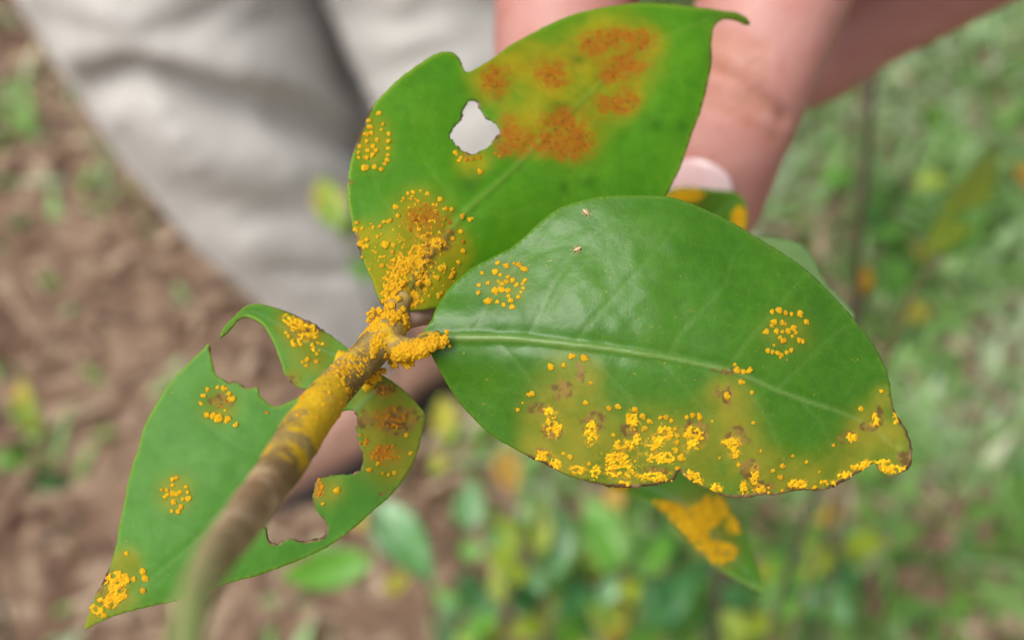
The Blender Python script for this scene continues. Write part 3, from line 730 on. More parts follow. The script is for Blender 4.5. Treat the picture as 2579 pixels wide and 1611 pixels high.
crust('rust_crust', leaf1.dense(L1_dense, (5, 11), fill=2.0) + leaf1.dense([(x, y, rx * 1.5, ry * 1.5, c) for x, y, rx, ry, c in L1_dense], (2.5, 5), fill=.8), M_rust, leaf1.obj)

# --- leaf 2: upright yellow-green leaf with the hole
L2_out = [(310, 1475), (285, 1420), (255, 1340), (215, 1255), (190, 1170), (165, 1080), (148, 970), (147, 880), (158, 800), (185, 710), (225, 610), (270, 520), (330, 450), (410, 375), (500, 310), (580, 262), (640, 252), (675, 268), (700, 300), (716, 342), (735, 352), (770, 335), (860, 280), (950, 215), (1050, 160), (1150, 110), (1270, 65), (1400, 35), (1550, 18), (1700, 20), (1850, 35), (1960, 50), (2040, 62), (2090, 85), (2112, 118), (2090, 118), (2040, 96), (1985, 94), (1950, 115), (1930, 150), (1922, 220), (1925, 290), (1910, 380), (1890, 470), (1865, 560), (1830, 650), (1800, 740), (1765, 830), (1720, 920), (1690, 970), (1620, 1050), (1480, 1150), (1280, 1260), (1050, 1350), (800, 1430), (650, 1480), (560, 1505), (440, 1515), (360, 1505)]
L2_hole = [(720, 515), (745, 495), (775, 492), (795, 530), (830, 575), (870, 600), (888, 635), (885, 655), (855, 685), (835, 715), (790, 740), (745, 755), (715, 735), (680, 710), (655, 675), (652, 645), (680, 610), (705, 590), (712, 550)]
L2_mid = [(400, 1480), (480, 1350), (560, 1240), (720, 1040), (850, 920), (950, 830), (1040, 740), (1200, 580), (1330, 460), (1450, 350), (1700, 180), (1950, 80)]
L2_depth = [(x, y, S + d * mm) for x, y, d in [(400, 1490, 1.5), (560, 1240, 3.5), (850, 920, 6.5), (1040, 740, 9), (1330, 460, 13), (1700, 180, 18), (1960, 60, 22), (2110, 115, 27),
    (160, 850, 3.8), (190, 1170, 2.5), (330, 450, 6.5), (640, 260, 9.0), (690, 300, 9.5), (740, 360, 9.2), (1050, 165, 14), (1550, 25, 19), (1300, 60, 17), (1920, 250, 18.5), (1830, 650, 15.5), (1700, 960, 13.5), (1280, 1260, 10.0), (800, 1430, 6.2), (450, 700, 5.6), (750, 600, 8.6), (1200, 900, 9.6), (1550, 650, 13.6), (1150, 370, 12.2)]]
L2_veins = [[(560, 1240), (420, 1120), (300, 960), (240, 780)], [(720, 1040), (580, 880), (480, 700), (440, 520)], [(720, 1040), (900, 1040), (1150, 980)], [(950, 830), (1200, 860), (1500, 800)], [(1200, 580), (1450, 600), (1750, 560)], [(1330, 460), (1250, 300), (1240, 160)], [(1450, 350), (1650, 380), (1850, 330)]]
L2_halo = [(850, 390, 170), (1000, 300, 150), (1150, 360, 210), (1400, 220, 220), (1560, 250, 190), (1480, 470, 150), (1250, 650, 190), (1000, 640, 150), (760, 780, 110), (270, 690, 120, 170, .9), (500, 1050, 180), (400, 1270, 220), (560, 1320, 190), (210, 1150, 90), (1380, 360, 160), (450, 1440, 180), (300, 1330, 140), (640, 1200, 130)]
L2_orange = [(1000, 330, 160, 90, .25), (1300, 260, 220, 90, .25), (1500, 250, 190, 130, .25), (1330, 560, 170, 110, .25), (1080, 620, 160, 130, .28), (1480, 420, 130, 120, .22), (1450, 180, 150, 48), (1590, 200, 60, 65), (1340, 220, 70, 45), (1500, 320, 100, 60), (1430, 375, 60, 34), (1150, 370, 90, 75), (860, 390, 80, 95), (1440, 510, 90, 50), (1520, 490, 50, 60), (1200, 590, 90, 70), (1170, 700, 130, 70), (1290, 690, 70, 70), (930, 640, 60, 90, .8), (520, 1060, 130, 90, .75), (920, 730, 70, 50, .7), (560, 1200, 110, 60, .7), (1250, 760, 90, 40, .7), (1000, 700, 80, 60, .7)]
L2_brown = [(540, 1270, 40, 100), (480, 1390, 40, 70), (620, 1200, 60, 22), (640, 1140, 60, 30, .6), (860, 680, 40, 20), (740, 750, 50, 18), (160, 890, 20, 16)]
L2_burn = [(200, 660, 90, 120), (240, 560, 60, 80), (190, 1200, 60, 120), (160, 890, 25)]
M_leaf2 = leaf_material('leaf_yellow_green', (.060, .230, .002), (.085, .265, .005), (.285, .265, .002), .5, .34, spec=.28, vein=(.15, .26, .03), bumpy=.2, rim=(.22, .33, .02), orange=(.35, .115, .001), hmax=.95)
L2_dense = [(580,1185,55,22,20),(500,1240,60,50,36),(410,1290,60,45,36),(380,1370,65,55,52),(370,1430,60,45,52),(450,1460,60,40,40),(340,1470,30,25,14),(510,1330,35,60,18)]
leaf2 = Leaf(Z1, L2_out, L2_depth, M_leaf2, twig, L2_mid, [L2_hole], L2_veins, L2_halo, L2_brown, L2_orange, dark=[(740, 900, 70, 50), (1270, 295, 40, 30), (1320, 890, 50, 35), (1650, 610, 50, 40), (1200, 920, 30), (1180, 520, 50, 30), (1780, 620, 40), (880, 470, 30)], burn=L2_burn, dust=[(x, y, rx * 1.4 + 8, ry * 1.4 + 8, .95) for x, y, rx, ry, c in L2_dense] + [(480, 1150, 170, 150, .5), (500, 1030, 130, 110, .45), (240, 690, 60, 120, .5), (740, 765, 80, 30, .6), (220, 1160, 60, 70, .4)], ribw=(9, 4), ribh=.0003, grid=8, rimw=7.0, label='upright yellow-green leaf with a torn hole and orange rust stains')
leaf2.pustules([(302,553,15),(319,608,12),(312,633,9),(348,654,14),(346,690,14),(290,683,13),(345,725,13),(343,757,12),(340,782,14),(328,800,11),(312,826,14),(278,815,14),(230,820,18),(250,590,14),(255,620,15),(242,655,17),(262,650,12),(270,715,14),(285,735,14),(245,735,13),(268,755,15),(240,770,15),(205,715,11),(200,745,10),(200,770,10),(240,690,13),
 (672,745,16),(700,770,12),(795,840,15),(690,785,11),(503,932,11),(467,938,13),(442,945,12),(420,968,12),(456,970,10),(537,945,13),(598,973,13),(380,1010,16),(628,1018,15),(653,1022,14),(565,1000,11),(392,1053,12),(705,1058,17),(742,1073,17),(352,1077,17),(325,1082,14),(305,1105,13),(272,1110,12),(190,1088,11),(217,1116,14),(185,1120,15),(208,1190,17),(240,1170,14),(240,1200,14),(225,1205,13),(292,1155,12),(330,1195,19),(370,1195,13),(365,1230,13),(285,1230,12),(255,1315,11),(314,1297,11),(218,1255,10),(700,1130,13),(595,1135,11),(660,1165,14),(710,1225,13),(688,1280,14),(600,1310,18),(620,1305,14),(583,1355,19),(540,1385,18),(525,1412,17),(655,1345,18),(665,1330,12),(590,1440,15),(545,1445,10),(605,1430,12)])
leaf2.pustules([(725,780,14),(760,775,12),(790,770,11),(870,750,8),(890,765,10),(645,1085,13),(470,1075,13),(620,1070,11),(610,1100,11),(495,1020,10),(520,1000,10),(545,1020,10),(480,1050,9),(560,1060,9),(580,1040,10),(500,1100,10),(450,1120,10),(640,1130,12),(710,1180,10)], True)
crust('rust_crust', leaf2.dense(L2_dense, (5, 11), fill=2.2) + leaf2.dense([(420,1300,150,170,150),(520,1060,120,110,60),(240,690,60,130,26)], (2.5, 5)) + leaf2.dense([(500,1050,130,120,46),(430,1220,170,120,60),(560,1330,120,110,36),(250,1200,60,110,14)], (5, 9)), M_rust, leaf2.obj)
crust('rust_crust', leaf2.dense([(1450,190,140,40,40),(1590,210,50,50,18),(1500,330,90,50,30),(1150,370,80,60,24),(860,390,60,80,18),(1440,510,70,40,18),(1200,600,80,60,20),(1180,700,110,60,36),(1290,690,60,60,16),(930,640,45,80,18),(740,770,60,20,12)], (2.5, 5), True, .55), M_rust2, leaf2.obj)

# --- leaf 3: chewed leaf lower left
L3_out = [(1385, 385), (1440, 420), (1500, 470), (1540, 515), (1560, 545), (1555, 600), (1535, 690), (1505, 770), (1460, 840), (1400, 910), (1340, 960), (1250, 1040), (1150, 1110), (1050, 1160), (950, 1200), (850, 1235), (720, 1270), (600, 1310), (500, 1345), (400, 1365), (300, 1390), (220, 1415), (160, 1440), (105, 1468), (120, 1410), (145, 1340), (170, 1290), (205, 1220), (230, 1150), (245, 1090), (255, 1020), (275, 930), (290, 850), (310, 770), (335, 700), (355, 620), (385, 550), (420, 490), (460, 430), (510, 370), (560, 320), (605, 275), (640, 248), (645, 300), (655, 335), (665, 375), (695, 395), (725, 412), (755, 405), (785, 425), (810, 437), (845, 432), (855, 465), (880, 490), (905, 510), (940, 512), (1010, 480), (1100, 440), (1200, 390), (1300, 350)]
L3_hole = [(1235, 530), (1265, 545), (1270, 600), (1275, 640), (1285, 690), (1298, 730), (1290, 770), (1270, 795), (1235, 805), (1180, 808), (1110, 820), (1085, 870), (1085, 930), (1105, 970), (1135, 1010), (1138, 1050), (1120, 1075), (1060, 1090), (980, 1080), (930, 1105), (895, 1085), (885, 1045), (860, 1000), (900, 890), (990, 740), (1090, 580)]
L3_depth = [(x, y, S + d * mm) for x, y, d in [(1385, 400, 4.0), (1300, 360, 4.0), (1555, 570, 4.6), (1400, 910, 4.0), (1050, 1160, 2.6), (600, 1310, 1.6), (105, 1468, 1.2), (245, 1090, 1.4), (320, 740, 2.2), (460, 430, 3.2), (640, 250, 4.2), (905, 510, 3.4), (700, 800, 1.4), (500, 1100, .6), (1250, 700, 3.0), (350, 1280, .5), (900, 1180, 2.0)]]
M_leaf3 = leaf_material('leaf_matt_green', (.062, .210, .016), (.080, .242, .026), (.205, .215, .010), .55, .26, spec=.28, hmax=.95, vein=(.14, .27, .07), bumpy=.25, rim=(.19, .31, .03))
leaf3 = Leaf(Z3, L3_out, L3_depth, M_leaf3, twig, [(1385, 420), (1000, 760), (700, 1000), (400, 1250), (150, 1440)], [L3_hole],
    [[(980, 780), (860, 720), (700, 650), (560, 520)], [(760, 950), (640, 840), (480, 740), (380, 640)], [(600, 1080), (480, 1010), (340, 930)], [(1150, 640), (1300, 820), (1380, 900)]],
    [(680, 510, 120, 110, .8), (495, 885, 120, 110, .8), (210, 1330, 170, 120), (290, 1190, 100), (1400, 600, 210), (1420, 480, 150), (1400, 760, 130), (1150, 870, 100, 100, .8), (1480, 680, 130), (130, 1430, 90)],
    [(690, 490, 55, 34), (1310, 570, 45, 40), (1470, 560, 80, 45), (1380, 440, 55, 28), (1385, 880, 24, 18), (1440, 610, 60, 30), (200, 1230, 40, 30), (175, 1300, 25, 50)],
    [(1420, 570, 100, 60, .9), (1390, 720, 80, 50, .8), (1390, 450, 50, 26, .8), (1110, 870, 30, 50, .8)], dust=[(230, 1300, 90, 80, .95), (160, 1390, 50, 40, .9), (680, 500, 90, 80, .2), (490, 890, 80, 80, .3), (1400, 720, 90, 60, .6), (1110, 870, 30, 60, .7), (1420, 560, 100, 60, .5), (1390, 440, 60, 30, .7)], burn=[(760, 420, 220, 90, .6), (190, 1280, 70, 120), (640, 270, 20)],
    ribw=(7, 4), ribh=.00015, grid=8, jag=1.0, label='chewed matt green leaf with ragged bites, hanging lower left of the stem')
leaf3.pustules([(618,468,13),(635,440,13),(675,432,10),(702,437,15),(724,460,11),(727,480,10),(740,484,14),(605,502,12),(632,552,14),(655,555,14),(680,565,17),(722,567,18),(752,594,14),(708,532,8),(485,825,12),(500,820,11),(483,850,11),(437,870,12),(460,870,10),(542,858,12),(548,880,11),(550,905,13),(527,910,10),(485,885,14),(500,890,13),(515,880,13),(462,890,10),(450,900,9),(487,920,14),(520,943,11),(480,960,12),(507,963,11),(287,1141,11),(357,1218,15),(365,1248,14),(357,1300,13),(318,1252,12),(297,1390,10),(192,1405,14),(1482,636,10),(1500,714,12),(1185,872,14),(1125,930,8),(1325,785,12),(1382,800,9),(1407,805,9),(1432,797,10),(1360,758,11)])
crust('rust_crust', leaf3.dense([(240,1255,60,40,40),(250,1300,50,30,24),(215,1345,50,30,28),(160,1380,26,26,14)], (7, 14)), M_rust, leaf3.obj)
crust('rust_crust', leaf3.dense([(1390,720,70,50,34),(1300,660,32,28,14),(1110,870,20,45,16),(1420,560,90,45,30),(1390,440,40,20,10),(690,500,25,18,6),(885,540,12,12,4)], (5, 9)), M_rust2, leaf3.obj)
# --- leaf 4: small leaf with curled drip tip
L4_out = [(688, 214), (698, 182), (728, 147), (758, 116), (790, 90), (830, 75), (870, 78), (920, 92), (980, 112), (1040, 138), (1100, 170), (1150, 205), (1195, 238), (1250, 280), (1300, 330), (1230, 420), (1120, 440), (1030, 435), (990, 410), (960, 375), (950, 335), (930, 280), (905, 225), (880, 180), (850, 148), (820, 132), (790, 128), (765, 140), (740, 168), (715, 198)]
L4_depth = [(x, y, S + d * mm) for x, y, d in [(690, 212, 5), (760, 120, 7.5), (830, 80, 8.5), (1000, 120, 8.6), (1190, 240, 8.0), (1300, 330, 6.5), (990, 410, 6.0), (930, 280, 6.0), (850, 148, 7.0), (1060, 280, 6.2), (960, 180, 6.6)]]
leaf4 = Leaf(Z3, L4_out, L4_depth, M_leaf3, twig, [(1280, 330), (1080, 250), (900, 140), (790, 108), (700, 200)], (), [],
    [(1050, 200, 130, 100), (1090, 310, 110), (1000, 400, 60), (980, 140, 80)], [(1090, 180, 90, 24), (1000, 400, 40, 20)], [(1050, 190, 90, 50, .6)], dust=[(1020, 170, 70, 50, .9), (1070, 210, 60, 50, .9), (1090, 300, 50, 50, .5)], burn=[(1080, 160, 160, 60), (980, 400, 40)], ribw=(5, 3), ribh=.00012, grid=6, label='narrow green leaf with a curled hook-like tip behind the stem')
leaf4.pustules([(970,200,11),(980,215,10),(1100,290,11),(1098,322,11),(1060,315,12),(1055,340,12),(1038,325,9)])
crust('rust_crust', leaf4.dense([(985,140,32,20,16),(1020,170,45,30,34),(1065,200,45,34,34),(1100,260,35,22,14),(1015,240,25,18,10)], (6, 11)), M_rust, leaf4.obj)

# --- stem
def stem_material():
    m = Mat('rusty_bark')
    n1 = m.noise(260, 4, .6); n2 = m.noise(1400, 4, .6)
    c = m.mix(m.ramp(n1, .40, .60), (.25, .15, .08), (.50, .35, .225))
    c = m.mix(m.ramp(n2, .5, .7, 0, .6), c, (.12, .075, .022))
    c = m.mix(m.attr('green'), c, (.27, .34, .11))
    c = m.mix(m.ramp(m.attr('rust'), .1, .4, 0, .8), c, m.mix(m.ramp(n1, .35, .65), (.125, .085, .018), (.24, .17, .025)))
    r = m.math('ADD', m.attr('rust'), m.math('MULTIPLY', m.math('SUBTRACT', m.noise(300, 5, .65), .5), 2.3))
    c = m.mix(m.ramp(r, .42, .72), c, (.50, .31, .010))
    c = m.mix(m.ramp(m.math('ADD', m.attr('rust'), m.math('MULTIPLY', m.math('SUBTRACT', n2, .5), 1.6)), .75, 1.0, 0, .8), c, (.64, .375, .008))
    n = m.bump(n2, .6, .0003); n = m.bump(m.noise(5000, 3), .5, .0001, n)
    return m.finish(m.bsdf(c, .8, n, .2))
M_stem = stem_material()
SP = np.array([(1462, 108, 3.6, 40, .5, 0), (1445, 128, 2.0, 110, .5, 0), (1405, 185, .6, 146, .45, 0), (1320, 290, -1, 152, .42, 0), (1215, 400, -4, 158, .36, 0), (1110, 520, -9, 186, .72, 0), (1010, 670, -14, 200, .60, 0), (900, 840, -21, 196, .26, .0), (775, 1010, -31, 186, .06, .06), (655, 1180, -43, 170, 0, .25), (580, 1340, -53, 152, 0, .75), (545, 1520, -60, 144, 0, 1), (520, 1750, -65, 144, 0, 1), (500, 2000, -68, 144, 0, 1)], float)
sp = catmull(SP, 14, False)
xs, ys = Z3(sp[:, 0], sp[:, 1]); dep = S + sp[:, 2] * mm
spts = P(xs, ys, dep); srad = sp[:, 3] * .5 * .5893 * K * dep
stem = tube('stem', spts, srad, M_stem, twig, 28, .07, 420, {'rust': sp[:, 4], 'green': sp[:, 5]})
# continuing shoot behind the leaves to the fingers, and the petioles
def to3(L): return np.array([P(*Z3(x, y), np.array(S + d * mm)) for x, y, d in L])
def smooth3(a, n=6):
    a = np.asarray(a, float); return catmull(a * 1000, np.linalg.norm(np.diff(a, axis=0), axis=1).mean() * 1000 / n, False) / 1000
sh = np.concatenate([to3([(1440, 150, 2), (1520, 128, 4), (1600, 118, 7), (1750, 110, 14)]), [Pv(1350, 690, np.array(.135)), Pv(1600, 590, np.array(.163)), Pv(1760, 440, np.array(.198)), Pv(1820, 240, np.array(.206)), Pv(1850, 100, np.array(.206))]])
shs = smooth3(sh); n = len(shs)
m = Mat('young_shoot'); M_shoot = m.finish(m.bsdf(m.mix(m.ramp(m.noise(500, 4), .35, .65), (.40, .26, .19), (.46, .30, .24)), .6, m.bump(m.noise(1500, 3), .4, .0003), .3))
shoot = tube('shoot', shs, np.linspace(.00105, .0009, n), M_shoot, twig, 14, .05, 500)
pt = smooth3(np.concatenate([to3([(1400, 240, -.4), (1470, 265, -.6), (1540, 262, -.8)]), leaf1.pos(zmap(Z2, [(128, 722), (190, 715)])) + np.array(FWD) * .0004]))
pet1 = tube('petiole', pt, np.linspace(.00125, .00070, len(pt)), M_stem, twig, 16, .08, 500, {'rust': np.full(len(pt), .45), 'green': np.zeros(len(pt))})
pt = smooth3(np.concatenate([to3([(1435, 170, 1.0)]), leaf2.pos(zmap(Z1, [(385, 1500), (430, 1430)])) + np.array(FWD) * .0003]))
tube('petiole', pt, np.linspace(.0016, .0009, len(pt)), M_stem, twig, 14, .08, 500, {'rust': np.full(len(pt), .42), 'green': np.zeros(len(pt))})
pt = smooth3(np.concatenate([to3([(1250, 340, -.5), (1300, 350, 2.5)]), leaf3.pos(zmap(Z3, [(1330, 395), (1290, 440)])) + np.array(FWD) * .0003]))
tube('petiole', pt, np.linspace(.0013, .0007, len(pt)), M_stem, twig, 12, .08, 500, {'rust': np.full(len(pt), .8), 'green': np.zeros(len(pt))})
pt = smooth3(np.concatenate([to3([(1290, 310, 0), (1270, 320, 4)]), leaf4.pos(zmap(Z3, [(1240, 320), (1180, 300)])) + np.array(FWD) * .0003]))
tube('petiole', pt, np.linspace(.0012, .0007, len(pt)), M_stem, twig, 12, .08, 500, {'rust': np.full(len(pt), .8), 'green': np.zeros(len(pt))})
# rust heaps on stem and petiole
def on_tube(pts, rad, weight, cnt, size):
    L = []; w = np.asarray(weight, float); w = w / w.sum()
    T = np.gradient(pts, axis=0); T /= np.linalg.norm(T, axis=1)[:, None]
    for i in rng.choice(len(pts), cnt, p=w):
        a = np.cross(T[i], -FWD); a /= np.linalg.norm(a); b = np.cross(T[i], a)
        if b @ FWD > 0: b = -b
        th = rng.normal(math.pi / 2, .75)
        nrm = math.cos(th) * a + math.sin(th) * b
        j = min(i + 1, len(pts) - 1); c = pts[i] + (pts[j] - pts[i]) * rng.random()
        r = rng.uniform(*size); L.append((c + nrm * rad[i] * .97, nrm, r))
    return L
wgt = np.interp(np.arange(len(sp)) / len(sp), [0, .06, .12, .17, .22, .27, .4], [1, 1, .8, .35, .12, .03, 0])
u = .0368e-3
def clumpy(items, f, lo):
    return [(p - n_ * r * .2, n_, r) for p, n_, r in items if N1(*(p * f)) + .4 * N2(*(p * f * 2.7)) > lo]
items = clumpy(on_tube(spts, srad, wgt, 1100, (3.5 * u, 8 * u)), 560, .05) + clumpy(on_tube(spts, srad, wgt, 900, (2 * u, 4 * u)), 900, -.15)
pt = smooth3(np.concatenate([to3([(1430, 270, -.4), (1480, 275, -.8), (1540, 266, -1.0), (1600, 250, -1.0)]), leaf1.pos(zmap(Z2, [(170, 718)]))]))
tp2 = smooth3(np.concatenate([to3([(1425, 175, .6)]), leaf2.pos(zmap(Z1, [(385, 1500), (430, 1430), (470, 1370)]))]))
items += clumpy(on_tube(tp2, np.linspace(.0016, .0006, len(tp2)), np.ones(len(tp2)), 260, (4 * u, 9 * u)), 620, -.25)
items += clumpy(on_tube(pt, np.linspace(.0011, .0007, len(pt)), np.ones(len(pt)), 520, (4 * u, 10 * u)), 600, -.05)
for x, y, d in ((1440, 330, .2), (1475, 335, .2), (1500, 325, .2), (1360, 372, .6), (1335, 395, .8), (1345, 385, .6), (1640, 225, -1), (1642, 245, -1), (1400, 110, .8), (1360, 115, .4), (1330, 140, 0), (1420, 150, -.6), (1390, 135, 0)):
    for k in range(11):
        p = P(*Z3(x + random.gauss(0, 13), y + random.gauss(0, 12)), np.array(S + (d + random.gauss(0, .25)) * mm)); items.append((p, -FWD, random.uniform(4, 9) * u))
crust('rust_crust', items, M_rust, stem, 4.6e-5)

# --- other leaves on the shoot further back
def blade(name, base, tip, width, mat, parent, cup=.12, droop=.12, n=12, face=None, twist=0.0, thick=.00025):
    """generic lance-shaped leaf between two world points"""
    base, tip = np.asarray(base, float), np.asarray(tip, float); ax = tip - base; L = np.linalg.norm(ax); ax /= L
    face = -FWD if face is None else np.asarray(face, float)
    sd_ = np.cross(ax, face); sd_ /= np.linalg.norm(sd_); nr = np.cross(sd_, ax)
    t = np.linspace(0, 1, n + 1); cross_ = np.linspace(-1, 1, 9)
    prof = np.sin(np.pi * np.clip(t, 0, 1) ** .8) ** .85 * (1 - .25 * t); prof = prof / prof.max(); prof[0] = .06; prof[-1] = .01
    vs = []
    for k in range(n + 1):
        a = twist * (t[k] - .3); s2 = sd_ * math.cos(a) + nr * math.sin(a); n2 = nr * math.cos(a) - sd_ * math.sin(a)
        c = base + ax * L * t[k] - nr * L * droop * (2 * t[k] - 1) ** 2 + nr * L * droop
        c = c - nr * L * droop if True else c
        for u_ in cross_:
            vs.append(c + s2 * u_ * width * .5 * prof[k] + n2 * width * cup * (abs(u_) - .5) * prof[k] + n2 * width * .03 * math.sin(9 * t[k] + 3 * u_))
    m_ = len(cross_)
    f = [(k * m_ + i, k * m_ + i + 1, (k + 1) * m_ + i + 1, (k + 1) * m_ + i) for k in range(n) for i in range(m_ - 1)]
    o = mesh_obj(name, vs, f, mat, parent)
    s_ = o.modifiers.new('t', 'SOLIDIFY'); s_.thickness = thick; s_.offset = -1
    return o
def simple_leaf_material(name, a, b, rough=.4, blot=None, lo=.55, hi=.62, trans=.22, sc=110):
    m = Mat(name); c = m.mix(m.ramp(m.noise(60, 3), .35, .65), a, b)
    c = m.mix(m.ramp(m.noise(500, 3), .5, .75, 0, .3), c, tuple(x * .6 for x in a))
    if blot: c = m.mix(m.ramp(m.noise(sc, 3, .55), lo, hi), c, blot)
    return m.finish(m.bsdf(c, rough, m.bump(m.noise(400, 3), .2, .0004), .5), m.mix(.5, c, (.25, .45, .03)), trans)
M_bg = {'bright': simple_leaf_material('leaf_bright', (.085, .25, .02), (.12, .31, .03)),
        'dark': simple_leaf_material('leaf_dark', (.025, .12, .025), (.045, .165, .035)),
        'pale': simple_leaf_material('leaf_sheen_tint', (.11, .28, .08), (.17, .35, .15), .3), 'back': simple_leaf_material('leaf_underside', (.10, .19, .05), (.14, .23, .08), .6, trans=.1),  # 'pale': sheen of the sky mixed into a lighter base colour
        'olive': simple_leaf_material('leaf_olive', (.22, .32, .015), (.28, .34, .02)),
        'yellow': simple_leaf_material('leaf_yellow', (.42, .36, .03), (.32, .36, .05)),
        'orange': simple_leaf_material('leaf_orange', (.50, .27, .015), (.42, .26, .02)),
        'yg': simple_leaf_material('leaf_mixed', (.16, .30, .03), (.30, .36, .06), blot=(.50, .34, .03), lo=.5, hi=.68, sc=60)}
M_back = leaf_material('leaf_back', (.065, .235, .004), (.09, .265, .008), (.19, .2, .012), .5, .25)
VV = lambda x, y: (x * V, y * V)
# leaf hanging below, thick with orange rust
L5 = Leaf(VV, [(1400, 1090), (1470, 1040), (1570, 1060), (1650, 1110), (1705, 1170), (1738, 1220), (1762, 1265), (1782, 1312), (1796, 1352), (1803, 1394), (1765, 1378), (1735, 1362), (1698, 1343), (1649, 1301), (1612, 1259), (1551, 1198), (1480, 1165), (1435, 1150)],
          [(x, y, .150 + d * mm) for x, y, d in [(1420, 1110, 0), (1600, 1070, 6), (1600, 1230, 1), (1720, 1220, 3), (1800, 1390, -4), (1770, 1290, 0), (1660, 1180, 1)]], M_back, twig, [(1430, 1115), (1600, 1180), (1700, 1280), (1795, 1385)],
          halo=[(1650, 1230, 120), (1700, 1310, 70), (1460, 1140, 60)], dust=[(1570, 1200, 60, 26), (1625, 1235, 60, 45), (1690, 1210, 70, 50), (1690, 1305, 70, 38), (1465, 1150, 30, 34)], grid=9, ribw=(5, 3), ribh=.0001, label='green leaf with thick orange rust blotches hanging under the glossy leaf')
crust('rust_crust', L5.dense([(1570, 1200, 45, 16, 60), (1625, 1235, 45, 32, 110), (1690, 1210, 52, 38, 150), (1650, 1260, 30, 18, 50), (1690, 1305, 52, 26, 110), (1465, 1150, 18, 24, 20), (1735, 1245, 20, 18, 26)], (6, 12)), M_rust, L5.obj)
tube('petiole', smooth3([shs[int(n * .42)], Pv(1390, 900, np.array(.137)), *L5.pos(zmap(VV, [(1415, 1095), (1450, 1115)]))]), np.linspace(.0009, .0006, len(smooth3([shs[0], shs[1], shs[2], shs[3]]))), M_shoot, twig, 10)
# small leaf peeping between finger and glossy leaf
L6 = Leaf(VV, [(1540, 560), (1560, 490), (1582, 452), (1630, 444), (1690, 450), (1740, 456), (1762, 478), (1768, 520), (1755, 570), (1700, 620), (1600, 620)],
          [(x, y, .160 + d * mm) for x, y, d in [(1560, 500, -2), (1650, 450, -3), (1740, 460, -1), (1765, 520, 0), (1680, 540, 2), (1600, 610, 0)]], M_back, twig, [(1600, 600), (1680, 520), (1740, 470)],
          halo=[(1630, 465, 70, 40), (1755, 515, 40)], grid=7, ribw=(5, 3), ribh=.0001, label='small leaf with an orange crusted edge under the fingernail')
crust('rust_crust', L6.dense([(1625, 462, 42, 14, 70), (1590, 475, 20, 14, 20), (1748, 512, 20, 22, 44), (1745, 545, 20, 20, 20)], (6, 11)), M_rust, L6.obj)
i6 = int(n * .62)
tube('petiole', smooth3([shs[i6], *L6.pos(zmap(VV, [(1600, 600), (1625, 575)]))]), np.linspace(.0008, .0005, len(smooth3([shs[0], shs[1], shs[2]]))), M_shoot, twig, 10)
# pale leaf behind the right margin
L7 = Leaf(VV, [(1650, 700), (1700, 600), (1780, 560), (1850, 562), (1895, 578), (1925, 610), (1945, 655), (1985, 700), (2020, 745), (1990, 800), (1900, 830), (1760, 800)],
          [(x, y, .128 + d * mm) for x, y, d in [(1660, 700, 4), (1800, 560, 7), (1890, 580, 5), (1940, 650, 3), (2010, 745, 0), (1900, 820, -2), (1840, 690, -1)]], M_bg['back'], twig, [(1660, 710), (1840, 680), (2010, 750)], grid=9, ribw=(6, 3), ribh=.0001, label='pale leaf mostly hidden behind the glossy leaf')
tube('petiole', smooth3([shs[int(n * .5)], *L7.pos(zmap(VV, [(1665, 705), (1720, 695)]))]), np.linspace(.0008, .0005, len(smooth3([shs[0], shs[1], shs[2]]))), M_shoot, twig, 10)

# --- two tiny insects on the glossy leaf
m = Mat('insect_shell'); M_bug = m.finish(m.bsdf(m.mix(m.noise(3000), (.45, .27, .12), (.62, .44, .24)), .5))
def bug(x, y, ang, label):
    xx, yy = Z2(x, y); p, nrm = leaf1.surf(xx, yy); s_ = 17 * .5623 * u
    t = thing('aphid', p, label, 'insect')
    B = np.array(basis(nrm)); B = B @ np.array(Matrix.Rotation(ang, 3, 'Z'))
    def loc(a, b, c): return p + B @ (np.array([a, b, c]) * s_)
    v, f = balls([[(0, 0, .45, .45), (.6, 0, .5, .5), (1.1, 0, .42, .34)], [(-.5, 0, .42, .3), (-.51, 0, .42, .3)]], 1)
    mesh_obj('body', np.array([loc(*q_) for q_ in v]), f, M_bug, t)
    for k in range(3):
        for sg in (-1, 1):
            tube('leg', [loc(-.1 + .35 * k, sg * .3, .4), loc(-.15 + .4 * k, sg * .8, .55), loc(-.2 + .55 * k, sg * 1.3, .02)], [s_ * .08, s_ * .07, s_ * .05], M_bug, t, 5)
    for sg in (-1, 1):
        tube('antenna', [loc(-.7, sg * .15, .5), loc(-1.2, sg * .4, .7), loc(-1.8, sg * .5, .6)], [s_ * .06, s_ * .05, s_ * .03], M_bug, t, 5)
bug(850, 155, 2.6, 'tiny tan insect on the glossy leaf close to its upper margin')
bug(803, 320, .6, 'tiny tan insect on the glossy leaf halfway between upper margin and midrib')

